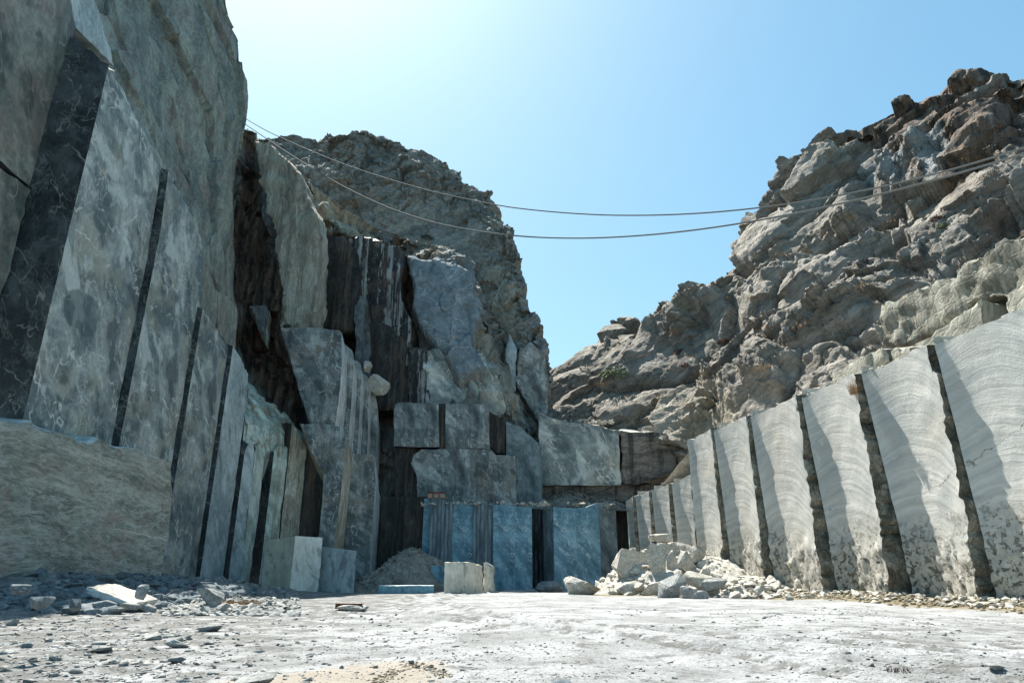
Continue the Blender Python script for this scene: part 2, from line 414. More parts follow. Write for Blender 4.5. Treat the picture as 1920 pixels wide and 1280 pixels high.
M['brown_face'] = natural('brown_stained_rock', (0.08, 0.072, 0.065), (0.26, 0.23, 0.2), (0.16, 0.15, 0.13), dark=0.5, strata=(0.1, 0.1, 0), scale=0.3, bump=0.4, streak=(0.02, 0.018, 0.016), sk=0.7)

def rock_mat(name, A, B, warm=(0.42, 0.36, 0.26), wk=0.4):
    n = NT(name)
    o = n.tc.outputs["Object"]
    inf = n.t.nodes.new("ShaderNodeObjectInfo")
    v = n.t.nodes.new("ShaderNodeVectorMath"); v.operation = 'MULTIPLY_ADD'
    n.link(o, v.inputs[0]); v.inputs[1].default_value = (1, 1, 1)
    n.link(inf.outputs["Random"], v.inputs[2])
    o2 = n.mapping(v.outputs[0], (1, 1, 1), (0, 0, 0), (0, 0, 0))
    f = n.ramp(n.noise(o2, 1.3, 8, 0.65, 0.6), 0.35, 0.65)
    col = n.mix(f, RGB(*A), RGB(*B))
    col = n.mix(n.math('MULTIPLY', n.ramp(n.noise(o2, 0.9, 5, 0.6), 0.5, 0.68), wk), col, RGB(*warm))
    col = n.mix(1.0, col, n.mix(n.ramp(n.noise(o2, 9, 7, 0.7), 0.3, 0.7), RGB(0.6, 0.6, 0.6), RGB(1.25, 1.25, 1.25)), 'MULTIPLY')
    nb = n.bump(n.noise(o2, 3.5, 9, 0.68), 1.0, 0.10)
    nb = n.bump(n.noise(o2, 25, 4, 0.7), 0.6, 0.012, nb)
    return n.finish(col, nb, 0.88)

M['rock_pale'] = rock_mat('pale_broken_rock', (0.34, 0.325, 0.28), (0.52, 0.505, 0.455), warm=(0.46, 0.39, 0.29))
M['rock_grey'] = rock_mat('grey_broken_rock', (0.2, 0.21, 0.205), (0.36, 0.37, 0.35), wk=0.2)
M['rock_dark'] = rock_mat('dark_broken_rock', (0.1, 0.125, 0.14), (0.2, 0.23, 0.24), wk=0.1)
M['rock_brown'] = rock_mat('brown_grey_rubble', (0.15, 0.14, 0.12), (0.29, 0.275, 0.24), wk=0.4)

# scalloped saw-cut wall on the right
def panel_mat():
    n = NT('pale_sawn_marble')
    uv = n.tc.outputs["UV"]; o = n.tc.outputs["Object"]
    sx = n.t.nodes.new("ShaderNodeSeparateXYZ"); n.link(uv, sx.inputs[0])
    s, z = sx.outputs[0], sx.outputs[1]
    s2 = n.math('MULTIPLY', s, s)
    wob = n.math('MULTIPLY', n.noise(uv, 0.35, 3), 0.9)
    w = n.math('ADD', n.math('ADD', z, n.math('MULTIPLY', s2, n.math('ADD', 0.07, n.math('MULTIPLY', n.noise(n.mapping(o, (0.15, 0.15, 0.02)), 1.0, 1), 0.12)))), wob)
    cmb = n.t.nodes.new("ShaderNodeCombineXYZ")
    n.link(n.math('MULTIPLY', s, 0.10), cmb.inputs[0]); n.link(n.math('MULTIPLY', w, 3.0), cmb.inputs[1])
    n.link(n.math('MULTIPLY', s, 0.04), cmb.inputs[2])
    arc = n.noise(cmb.outputs[0], 1.0, 8, 0.72)
    arcf = n.ramp(arc, 0.36, 0.62)
    base = n.mix(n.ramp(n.noise(o, 0.25, 6, 0.6, 0.5), 0.38, 0.62), RGB(0.37, 0.39, 0.375), RGB(0.52, 0.515, 0.475))
    col = n.mix(n.math('MULTIPLY', arcf, 1.0), n.mix(0.34, base, RGB(0.22, 0.24, 0.24)), n.mix(0.25, base, RGB(0.66, 0.65, 0.61)))
    warm = n.ramp(n.noise(o, 0.3, 5, 0.6), 0.5, 0.7)
    col = n.mix(n.math('MULTIPLY', warm, 0.35), col, RGB(0.46, 0.41, 0.33))
    v = n.line(n.noise(n.warp(o, 0.3, 1.0), 0.2, 4, 0.5, 0.3), 0.006)
    col = n.mix(n.math('MULTIPLY', v, 0.5), col, RGB(0.6, 0.58, 0.52))
    # cracks
    so_ = n.t.nodes.new("ShaderNodeSeparateXYZ"); n.link(o, so_.inputs[0])
    cz = n.math('ADD', n.math('MULTIPLY', so_.outputs[1], 0.29), so_.outputs[2])
    cz = n.math('ADD', n.math('SUBTRACT', cz, 15.6), n.math('MULTIPLY', n.math('SUBTRACT', n.noise(o, 0.5, 8, 0.6), 0.5), 2.2))
    c = n.math('MULTIPLY', n.ramp(n.math('ABSOLUTE', cz), 0.0, 0.045, 1.0, 0.0), n.ramp(n.noise(o, 0.6, 3), 0.38, 0.5))
    c = n.math('MULTIPLY', c, n.ramp(so_.outputs[1], 33.0, 37.0, 1.0, 0.0))
    col = n.mix(n.math('MULTIPLY', c, 0.85), col, RGB(0.09, 0.08, 0.06))
    # earth-filled broken patches near the foot
    low = n.ramp(n.math('ADD', z, n.math('MULTIPLY', n.noise(o, 0.4, 5), -4.0)), -0.6, 3.2, 1.0, 0.0)
    pat = n.ramp(n.noise(n.mapping(o, (1, 1, 1.3)), 2.6, 9, 0.75, 0.3), 0.53, 0.6)
    crm = n.mix(n.ramp(n.noise(o, 3.5, 9, 0.75), 0.3, 0.68), RGB(0.2, 0.185, 0.145), RGB(0.5, 0.475, 0.41))
    col = n.mix(n.math('MULTIPLY', low, 0.75), col, crm)
    dirt = n.math('MULTIPLY', pat, low, clamp=True)
    col = n.mix(dirt, col, n.mix(n.noise(o, 6, 5), RGB(0.05, 0.045, 0.03), RGB(0.27, 0.24, 0.175)))
    spk = n.ramp(n.noise(o, 2.4, 6, 0.7), 0.66, 0.7)
    col = n.mix(n.math('MULTIPLY', spk, 0.7), col, RGB(0.15, 0.12, 0.08))
    h = n.math('ADD', arc, n.math('MULTIPLY', dirt, -2.0))
    nb = n.bump(h, 1.0, 0.045)
    nb = n.bump(n.noise(o, 5, 8, 0.7), 0.8, 0.03, nb)
    return n.finish(col, nb, 0.8)
M['panel'] = panel_mat()
M['panel_edge'] = natural('rough_brown_edge', (0.13, 0.12, 0.09), (0.36, 0.335, 0.27), (0.08, 0.072, 0.052), dark=0.55, strata=(0, 0, 0), scale=0.6, bump=1.0, spots=0.5, grain=(1.5, 1.5, 0.9))

def ribbed_mat(name, A, B):
    n = NT(name)
    o = n.tc.outputs["Object"]; uv = n.tc.outputs["UV"]
    sx = n.t.nodes.new("ShaderNodeSeparateXYZ"); n.link(uv, sx.inputs[0])
    ph = n.math('ADD', n.math('MULTIPLY', sx.outputs[0], 8.5), n.math('MULTIPLY', n.noise(o, 0.7, 3), 1.6))
    g = n.math('POWER', n.math('ABSOLUTE', n.math('SINE', ph)), 0.6)
    fade = n.ramp(n.noise(n.mapping(o, (3, 3, 0.4)), 1.2, 5, 0.7), 0.35, 0.6)
    g2 = n.math('MULTIPLY', g, fade)
    col = n.mix(g2, RGB(*A), RGB(*B))
    col = n.mix(1.0, col, n.mix(n.noise(o, 3, 8, 0.7), RGB(0.5, 0.5, 0.5), RGB(1.4, 1.4, 1.4)), 'MULTIPLY')
    return n.finish(col, n.bump(g, 1.0, 0.06), 0.85)
M['ribbed'] = ribbed_mat('drilled_grey_rock', (0.075, 0.105, 0.12), (0.2, 0.26, 0.285))
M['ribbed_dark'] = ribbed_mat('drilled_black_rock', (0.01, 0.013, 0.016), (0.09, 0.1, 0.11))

def ground_mat():
    n = NT('white_marble_dust')
    o = n.tc.outputs["Object"]
    big = n.noise(o, 0.3, 8, 0.68, 0.4)
    col = n.mix(n.ramp(big, 0.36, 0.6), RGB(0.215, 0.222, 0.222), RGB(0.345, 0.355, 0.362))
    med = n.noise(o, 0.9, 12, 0.78, 0.3)
    z = n.attr("zones")
    sep = n.t.nodes.new("ShaderNodeSeparateColor"); n.link(z.outputs["Color"], sep.inputs[0])
    thr = n.math('ADD', med, n.math('MULTIPLY', sep.outputs[0], -0.10))
    col = n.mix(n.ramp(thr, 0.38, 0.5), RGB(0.14, 0.14, 0.133), col)
    fin = n.noise(o, 14, 8, 0.75)
    col = n.mix(1.0, col, n.mix(n.ramp(fin, 0.32, 0.6), RGB(0.55, 0.54, 0.52), RGB(1.1, 1.1, 1.1)), 'MULTIPLY')
    col = n.mix(n.math('MULTIPLY', sep.outputs[1], 0.85), col, n.mix(n.noise(o, 2, 6), RGB(0.25, 0.215, 0.17), RGB(0.34, 0.3, 0.245)))
    br = n.mix(n.noise(o, 5, 7, 0.7), RGB(0.09, 0.075, 0.045), RGB(0.26, 0.225, 0.15))
    col = n.mix(sep.outputs[2], col, br)
    nb = n.bump(n.noise(n.mapping(o, (0.7, 1.2, 1)), 2.5, 10, 0.75), 1.0, 0.07)
    nb = n.bump(fin, 1.0, 0.02, nb)
    return n.finish(col, nb, 0.95)
M['ground'] = ground_mat()

def plain(name, c, rough=0.7, metal=0.0, var=0.3, sc=20):
    n = NT(name)
    o = n.tc.outputs["Object"]
    col = n.mix(n.noise(o, sc, 6, 0.7), RGB(*[x * (1 - var) for x in c]), RGB(*[min(1, x * (1 + var)) for x in c]))
    n.b.inputs["Metallic"].default_value = metal
    return n.finish(col, n.bump(n.noise(o, sc * 2, 5), 0.6, 0.01), rough)
M['cable'] = plain('weathered_steel_cable', (0.15, 0.155, 0.15), 0.8, 0.0)
M['rust'] = plain('rusty_iron', (0.1, 0.042, 0.028), 0.85, 0.0, 0.6)
M['red'] = plain('dull_red_paint', (0.16, 0.03, 0.03), 0.7)
M['pinkish'] = plain('pinkish_brown_clay', (0.28, 0.2, 0.165), 0.85)
M['leaf'] = plain('grey_green_leaves', (0.11, 0.14, 0.06), 0.8, 0, 0.4)
M['leaf_dark'] = plain('dark_scrub_leaves', (0.05, 0.06, 0.03), 0.85, 0, 0.4)
M['dry'] = plain('dry_straw_grass', (0.33, 0.2, 0.1), 0.9, 0, 0.4)
M['dry_brown'] = plain('dead_brown_scrub', (0.11, 0.06, 0.045), 0.9, 0, 0.4)
M['twig'] = plain('grey_twig_bark', (0.13, 0.1, 0.08), 0.9)
M['mud'] = rock_mat('brown_earth_clods', (0.12, 0.1, 0.065), (0.27, 0.235, 0.165), wk=0.4)

# ------------------------------------------------------------------ mesh helpers
COL = SC.collection

def link_mesh(name, V, Fc, mats, loc=(0, 0, 0), parent=None, midx=None, uv=None, zones=None, sharp=35, smoothf=True):
    me = bpy.data.meshes.new(name)
    V = np.asarray(V, float) - np.asarray(loc, float)
    Fc = np.asarray(Fc, np.int32)
    k = Fc.shape[1]
    me.vertices.add(len(V)); me.vertices.foreach_set("co", V.astype(np.float32).ravel())
    me.loops.add(Fc.size); me.loops.foreach_set("vertex_index", Fc.ravel())
    me.polygons.add(len(Fc))
    me.polygons.foreach_set("loop_start", np.arange(0, Fc.size, k, dtype=np.int32))
    me.polygons.foreach_set("loop_total", np.full(len(Fc), k, np.int32))
    for m in mats: me.materials.append(m)
    if midx is not None: me.polygons.foreach_set("material_index", np.asarray(midx, np.int32))
    me.update(calc_edges=True)
    me.validate()
    if uv is not None:
        l = me.uv_layers.new(name="UVMap")
        l.data.foreach_set("uv", np.asarray(uv)[Fc.ravel()].astype(np.float32).ravel())
    if zones is not None:
        a = me.attributes.new("zones", 'FLOAT_COLOR', 'POINT')
        z4 = np.ones((len(V), 4), np.float32); z4[:, :3] = zones
        a.data.foreach_set("color", z4.ravel())
    if smoothf:
        me.polygons.foreach_set("use_smooth", np.ones(len(Fc), bool))
        if sharp: me.set_sharp_from_angle(angle=math.radians(sharp))
    o = bpy.data.objects.new(name, me)
    COL.objects.link(o)
    o.location = loc
    if parent is not None:
        o.parent = parent
    return o

def tag(o, label=None, cat=None, group=None, kind=None):
    if label: o["label"] = label
    if cat: o["category"] = cat
    if group: o["group"] = group
    if kind: o["kind"] = kind
    return o

def empty(name, loc=(0, 0, 0)):
    o = bpy.data.objects.new(name, None)
    COL.objects.link(o); o.location = loc
    o.empty_display_size = 0.5
    return o

def grid_faces(R, C, flip=False):
    i = np.arange(R - 1)[:, None] * C + np.arange(C - 1)[None, :]
    a = i.ravel()
    q = np.stack([a, a + 1, a + 1 + C, a + C], 1)
    return q[:, ::-1] if flip else q

def resample(A, n, axis, smoothc=False):
    A = np.moveaxis(np.asarray(A, float), axis, 0)
    k = A.shape[0]
    t = np.linspace(0, k - 1, n)
    i = np.minimum(t.astype(int), k - 2)
    f = (t - i).reshape((-1,) + (1,) * (A.ndim - 1))
    if not smoothc:
        out = A[i] * (1 - f) + A[i + 1] * f
    else:
        p0 = A[np.maximum(i - 1, 0)]; p1 = A[i]; p2 = A[i + 1]; p3 = A[np.minimum(i + 2, k - 1)]
        c = 0.5 * (2 * p1 + (p2 - p0) * f + (2 * p0 - 5 * p1 + 4 * p2 - p3) * f * f + (3 * p1 - p0 - 3 * p2 + p3) * f ** 3)
        l = p1 * (1 - f) + p2 * f
        out = 0.5 * c + 0.5 * l
    return np.moveaxis(out, 0, axis)

def grid_normals(G):
    du = np.gradient(G, axis=1); dv = np.gradient(G, axis=0)
    n = np.cross(du, dv)
    n /= np.linalg.norm(n, axis=-1, keepdims=True) + 1e-9
    return n

def sheet(name, net, R, C, disp, mat, top=None, right=None, left=None, zonef=None, label=None, cat=None, kind=None, loc=None, blur=3):
    """natural rock face through a net of control points given as (u, v, distance); rows run bottom to top"""
    W = np.array([[at(*p) if len(p) == 3 else np.array(p[1:]) for p in row] for row in net])
    G = resample(resample(W, C, 1, True), R, 0, True)
    for _ in range(blur):
        G[:, 1:-1] = (G[:, :-2] + 2 * G[:, 1:-1] + G[:, 2:]) / 4
    if right is not None:
        G = np.concatenate([G] + [(G[:, -1] + np.array(right) * s)[:, None] for s in np.linspace(0, 1, 26)[1:] ** 1.6], 1)
    if left is not None:
        G = np.concatenate([(G[:, 0] + np.array(left) * s)[:, None] for s in (np.linspace(0, 1, 26)[1:] ** 1.6)[::-1]] + [G], 1)
    if top is not None:
        G = np.concatenate([G] + [(G[-1] + np.array(top) * s)[None] for s in np.linspace(0, 1, 30)[1:] ** 1.6], 0)
    N = grid_normals(G)
    ns = N.copy()
    for _ in range(4):
        ns[1:-1] = (ns[:-2] + ns[1:-1] + ns[2:]) / 3
        ns[:, 1:-1] = (ns[:, :-2] + ns[:, 1:-1] + ns[:, 2:]) / 3
    ns /= np.linalg.norm(ns, axis=-1, keepdims=True) + 1e-9
    D = disp(G, ns)
    P = G + (D if D.ndim == 3 else ns * D[..., None])
    z = None
    if zonef is not None:
        u, v = proj(G)
        z = zonef(G, u, v).reshape(-1, 3)
    V = P.reshape(-1, 3)
    if loc is None: loc = (float(V[:, 0].mean()), float(V[:, 1].mean()), 0.0)
    # world-anchored texture: keep the origin at the world's so that stains line up
    o = link_mesh(name, V, grid_faces(P.shape[0], P.shape[1]), [mat], (0, 0, 0), zones=z, sharp=50)
    return tag(o, label, cat, kind=kind)

def prism(name, plane, poly, mats, thick=3.0, rise=0.0, down=None, lean=0.0, dice=0.6, rough=0.05, chip=0.12, rf=0.5, parent=None,
          label=None, cat=None, group=None, seed=0, vchip=0.12, depthvec=None, sharp=40):
    """a slab of rock: outline on an upright plane (two plan points), real thickness behind it, chipped edges.
    poly: photo pixels of the outline; with down=z the two ends of the chain drop vertically to height z."""
    (xa, ya), (xb, yb) = plane
    A = np.array([xa, ya, 0.0]); d = np.array([xb - xa, yb - ya, 0.0]); d /= np.linalg.norm(d)
    n = np.array([d[1], -d[0], 0.0])
    if n @ (-A) < 0: n = -n
    pts = []
    for p in poly:
        if len(p) == 2:
            r = ray(*p); o = np.array([0, 0, CAMZ])
            t = ((A - o) @ n - lean * CAMZ) / (r @ n + lean * r[2])
            q = o + r * t
        else:
            q = A + d * p[0] + np.array([0, 0, p[1]]) - n * lean * p[1]
        pts.append(q)
    if down is not None:
        for q in (pts[-1], pts[0]):
            w = q.copy(); dz = q[2] - down; w[2] = down; w += n * lean * dz
            pts.append(w)
    P = np.array(pts)
    dv = (-n * thick + np.array([0, 0, rise])) if depthvec is None else np.array(depthvec, float)
    bm = bmesh.new()
    fv = [bm.verts.new(p) for p in P]
    bk = []
    for q, p in zip(fv, P):
        e = dv.copy()
        if down is not None and abs(p[2] - down) < 1e-6: e[2] = 0
        bk.append(bm.verts.new(p + e))
    k = len(fv)
    bm.faces.new(fv); bm.faces.new(bk[::-1])
    for i in range(k):
        j = (i + 1) % k
        bm.faces.new((fv[j], fv[i], bk[i], bk[j]))
    bmesh.ops.recalc_face_normals(bm, faces=bm.faces)
    for f in bm.faces:
        nn = np.array(f.normal)
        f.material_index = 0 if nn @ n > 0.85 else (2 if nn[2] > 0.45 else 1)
    def cut(axis, step):
        axis = np.asarray(axis, float); axis /= np.linalg.norm(axis)
        pr = [np.array(v.co) @ axis for v in bm.verts]
        lo, hi = min(pr), max(pr)
        m = max(1, int((hi - lo) / step))
        for q in range(1, m):
            c = lo + (hi - lo) * q / m
            g = bm.verts[:] + bm.edges[:] + bm.faces[:]
            bmesh.ops.bisect_plane(bm, geom=g, plane_co=Vector(axis * c), plane_no=Vector(axis), dist=1e-5)
    cut(d, dice); cut((0, 0, 1), dice); cut(n, max(dice, thick / 6))
    bmesh.ops.triangulate(bm, faces=[f for f in bm.faces if len(f.verts) > 4])
    bm.normal_update()
    bm.verts.ensure_lookup_table()
    V = np.array([v.co for v in bm.verts]); N = np.array([v.normal for v in bm.verts])
    edge = np.zeros(len(V))
    for e in bm.edges:
        if len(e.link_faces) == 2 and e.calc_face_angle(0) > 0.6:
            dr = (e.verts[0].co - e.verts[1].co).normalized()
            for v in e.verts: edge[v.index] = max(edge[v.index], vchip if (down is not None and abs(dr.z) > 0.97) else 1)
    s = V @ d
    uv = np.stack([s - P[0] @ d, V[:, 2]], 1)
    D = fbm(V * rf, 4, 11 + seed) * rough * 2.2
    jag = np.abs(vnoise(V * 1.7, 31 + seed)) * 1.0 + np.maximum(0, vnoise(V * 0.6, 5 + seed)) * 1.3
    V2 = V + N * D[:, None] - N * (edge * chip * jag)[:, None]
    V2 += (edge * chip * 0.5)[:, None] * np.stack([vnoise(V * 2.3, 3 + seed), vnoise(V * 2.3, 4 + seed), vnoise(V * 2.3, 6 + seed)], 1)
    bm.verts.index_update()
    me = bpy.data.meshes.new(name)
    loc = np.array([P[:, 0].mean() + dv[0] / 2, P[:, 1].mean() + dv[1] / 2, P[:, 2].min()])
    for v, q in zip(bm.verts, V2): v.co = q - loc
    uvl = bm.loops.layers.uv.new("UVMap")
    for f in bm.faces:
        f.smooth = True
        for l in f.loops: l[uvl].uv = uv[l.vert.index]
    bm.to_mesh(me); bm.free()
    if not isinstance(mats, (list, tuple)): mats = [mats]
    mats = list(mats) + [mats[-1]] * (3 - len(mats))
    for m in mats: me.materials.append(m)
    me.set_sharp_from_angle(angle=math.radians(sharp))
    o = bpy.data.objects.new(name, me)
    COL.objects.link(o)
    if parent is not None:
        o.parent = parent
        o.location = loc - np.array(parent.location)
    else:
        o.location = loc
    return tag(o, label, cat, group)

# icosphere templates
def _ico(level):
    bm = bmesh.new(); bmesh.ops.create_icosphere(bm, subdivisions=level, radius=1.0)
    V = np.array([v.co for v in bm.verts]); Fc = np.array([[v.index for v in f.verts] for f in bm.faces]); bm.free()
    return V, Fc
ICO = {k: _ico(k) for k in (1, 2, 3, 4)}

def rock_shape(rng, level=3, size=(1, 1, 1), cuts=11, rough=0.05, flat=0.62):
    """angular broken stone: hull of a few scattered points, edges worn, faces roughened"""
    npt = {1: 9, 2: 12}.get(level, 16)
    P = rng.normal(size=(npt, 3)); P /= np.linalg.norm(P, axis=1, keepdims=True)
    P *= rng.uniform(0.78, 1.05, size=(npt, 1))
    P = np.sign(P) * np.abs(P) ** 0.8
    bm = bmesh.new()
    for p in P: bm.verts.new(p)
    r = bmesh.ops.convex_hull(bm, input=bm.verts[:])
    bmesh.ops.delete(bm, geom=[e for e in r['geom_interior'] if isinstance(e, bmesh.types.BMVert)], context='VERTS')
    bmesh.ops.dissolve_limit(bm, angle_limit=0.35, verts=bm.verts[:], edges=bm.edges[:])
    if level >= 2:
        bmesh.ops.bevel(bm, geom=bm.edges[:], offset=0.05, segments=1 if level == 2 else 2, affect='EDGES')
    bmesh.ops.triangulate(bm, faces=bm.faces[:])
    if level >= 3:
        for _ in range(level - 1):
            bmesh.ops.subdivide_edges(bm, edges=[e for e in bm.edges if e.calc_length() > 0.09], cuts=1, use_grid_fill=True)
            bmesh.ops.triangulate(bm, faces=[f for f in bm.faces if len(f.verts) > 3])
    bm.verts.index_update()
    V = np.array([v.co for v in bm.verts]); Fc = np.array([[v.index for v in f.verts] for f in bm.faces]); bm.free()
    if level > 1:
        sd = int(rng.integers(1, 9999))
        V = V * (1 + rough * 2.2 * fbm(V * 1.6 + sd, 4, sd % 97, 0.6)[:, None])
        if level >= 3:
            st = rng.normal(size=3); st /= np.linalg.norm(st)
            t = V @ st * 3.2 + 0.6 * fbm(V * 1.5, 2, 5)
            V = V * (1 + 0.035 * np.abs(2 * (t - np.floor(t)) - 1)[:, None])
    return V * np.array(size), Fc

def rot_xyz(a, b, c):
    return np.array(Matrix.Rotation(c, 3, 'Z') @ Matrix.Rotation(b, 3, 'Y') @ Matrix.Rotation(a, 3, 'X'))

def rock(name, loc, size, rng, mat, rot=None, level=4, cuts=11, rough=0.05, flat=0.62, sink=0.12, label=None, cat='rock', group=None):
    V, Fc = rock_shape(rng, level, size, cuts, rough, flat)
    if rot is None: rot = (rng.uniform(-.25, .25), rng.uniform(-.25, .25), rng.uniform(0, 6.28))
    V = V @ rot_xyz(*rot).T
    V[:, 2] -= V[:, 2].min() + sink * (V[:, 2].max() - V[:, 2].min())
    o = link_mesh(name, V + np.array(loc), Fc, [mat], loc, sharp=28)
    return tag(o, label, cat, group)

def scatter(name, pts, sizes, rng, mat, label, level=1, flatz=(0.35, 0.8), kind='stuff', cuts=4, cat=None):
    Vs, Fs, off = [], [], 0
    temps = [rock_shape(rng, level, (1, 1, 1), cuts, 0.05, 0.5) for _ in range(14)]
    for p, s in zip(pts, sizes):
        V, Fc = temps[rng.integers(14)]
        V = V * np.array([s * rng.uniform(.7, 1.3), s * rng.uniform(.7, 1.3), s * rng.uniform(*flatz)])
        V = V @ rot_xyz(rng.uniform(-.4, .4), rng.uniform(-.4, .4), rng.uniform(0, 6.28)).T + np.asarray(p)
        Vs.append(V); Fs.append(Fc + off); off += len(V)
    o = link_mesh(name, np.concatenate(Vs), np.concatenate(Fs), [mat], smoothf=level > 1, sharp=30)
    return tag(o, label, cat, kind=kind)

def tube(name, pts, r, mat, sides=8, parent=None):
    P = np.array(pts, float); n = len(P)
    T = np.gradient(P, axis=0); T /= np.linalg.norm(T, axis=1, keepdims=True)
    up = np.array([0, 0, 1.0]); S = np.cross(T, up); S /= np.linalg.norm(S, axis=1, keepdims=True) + 1e-9
    U = np.cross(S, T)
    rr = np.broadcast_to(np.asarray(r, float), (n,))
    a = np.linspace(0, 2 * math.pi, sides, endpoint=False)
    V = P[:, None] + rr[:, None, None] * (np.cos(a)[None, :, None] * S[:, None] + np.sin(a)[None, :, None] * U[:, None])
    i = np.arange(n - 1)[:, None] * sides + np.arange(sides)[None]
    j = np.arange(n - 1)[:, None] * sides + (np.arange(sides)[None] + 1) % sides
    q = np.stack([i, j, j + sides, i + sides], -1).reshape(-1, 4)
    return link_mesh(name, V.reshape(-1, 3), q, [mat], parent=parent, sharp=0)

# ------------------------------------------------------------------ ground
def ground_height(x, y):
    P = np.stack([x, y, np.zeros_like(x)], -1)
    h = fbm(P * 0.12, 3, 5) * 0.16 + fbm(P * np.array([0.6, 1.1, 1]), 3, 8) * 0.03
    near = np.exp(-np.maximum(0, y - 14) / 12)
    h += (billow(P * np.array([1.6, 1.8, 1]), 4, 12, .6) - 0.25) * 0.045 * (0.4 + 0.6 * near)
    # old tyre ruts curving in from the right
    for cx, cy, R in ((-26.0, 2.0, 33.0), (-26.0, 2.0, 35.1), (34.0, 44.0, 38.0), (34.0, 44.0, 40.2)):
        rr = np.hypot(x - cx, y - cy) - R + 0.5 * fbm(P * 0.2, 2, 40)
        h -= 0.10 * np.exp(-(rr / 0.28) ** 2) * (0.6 + 0.8 * fbm(P * 0.5, 2, 41)) - 0.06 * np.exp(-((np.abs(rr) - 0.5) / 0.18) ** 2)
    # banks of broken stone at the foot of both walls
    left = smooth(-x, 13.5, 24) * smooth(y, 22, 33)
    h += left * (1.2 + 0.7 * fbm(P * 0.3, 3, 3)) * (1 - smooth(y, 50, 60) * 0.6)
    wallx = 15.0 + (58.0 - y) * 0.2286
    bank = np.exp(-np.maximum(0, wallx - x) / 0.9) * smooth(y, 16, 22)
    h += bank * (0.38 + 0.25 * fbm(P * 0.7, 3, 4))
    return h

def build_ground():
    ys = np.concatenate([np.linspace(-60, 2, 20), 2 + (np.linspace(0, 1, 560) ** 1.7) * 70, np.linspace(76, 600, 20)])
    t = np.linspace(-1, 1, 561)
    xs_n = t * 1.0
    rows = []
    for y in ys:
        half = 30 if 2 <= y <= 72 else 400
        half = 8 + 0.45 * y if 2 <= y < 45 else (30 if y <= 72 else 400)
        if y < 2: half = 400
        core = np.sign(t) * np.abs(t) ** 1.0 * half
        core[0], core[-1] = -400, 400
        rows.append(core)
    X = np.array(rows); Y = np.repeat(ys[:, None], X.shape[1], 1)
    # widen the outer strips so that rows join
    Z = ground_height(X, Y)
    P = np.stack([X, Y, Z], -1)
    u, v = proj(P)
    zr = smooth(-X, 2, 9) * smooth(Y, 6, 12) * 0.9 + smooth(X, 5, 10) * 0.55 * (1 - smooth(Y, 18, 26))
    for cx, cy, R in ((-26.0, 2.0, 34.0), (34.0, 44.0, 39.1)):
        rr = np.hypot(X - cx, Y - cy) - R + 0.5 * fbm(P * 0.2, 2, 40)
        zr = np.maximum(zr, (np.exp(-((np.abs(rr) - 1.05) / 0.4) ** 2)) * 0.75)
    sand = smooth(sdpoly(X, Y, [(-4.6, 11.4), (-2.2, 14.2), (-1.2, 14.0), (-1.0, 11.2), (-2.5, 9), (-4, 9.4)]) + 0.5 * fbm(P * 1.2, 3, 9), -0.2, 0.5)
    wallx = 15.0 + (58.0 - Y) * 0.2286
    edge = wallx - X
    mud = smooth(edge + 0.5 * fbm(P * 0.8, 3, 21), 2.2, 1.3) * smooth(Y, 20, 24) * (X > 0)
    mud = np.maximum(mud, smooth(sdpoly(X, Y, [(5.5, 49), (12, 47), (18, 40), (18, 44), (14, 53), (6, 53)]) + 0.8 * fbm(P * .6, 3, 2), -0.5, 0.8))
    Zn = np.stack([zr, sand, mud], -1).reshape(-1, 3)
    o = link_mesh('ground', P.reshape(-1, 3), grid_faces(*X.shape), [M['ground']], zones=Zn, sharp=0)
    tag(o, 'white dusty quarry floor strewn with grey chips', None, kind='structure')
build_ground()

def gz(x, y):
    return float(ground_height(np.array([float(x)]), np.array([float(y)]))[0])
def gzv(x, y):
    return ground_height(np.asarray(x, float), np.asarray(y, float))
def on_ground(u, v):                  # where the floor is seen at a photo pixel
    p = atz(u, v, 0.0)
    for _ in range(5):
        p = atz(u, v, min(gz(p[0], p[1]), 1.2))
    return p

# ------------------------------------------------------------------ natural rock masses
def pillow(S, seed, k=4.0):
    f1, f2, idv = worley(S, seed)
    return 1 - np.exp(-(f2 - f1) * k), idv

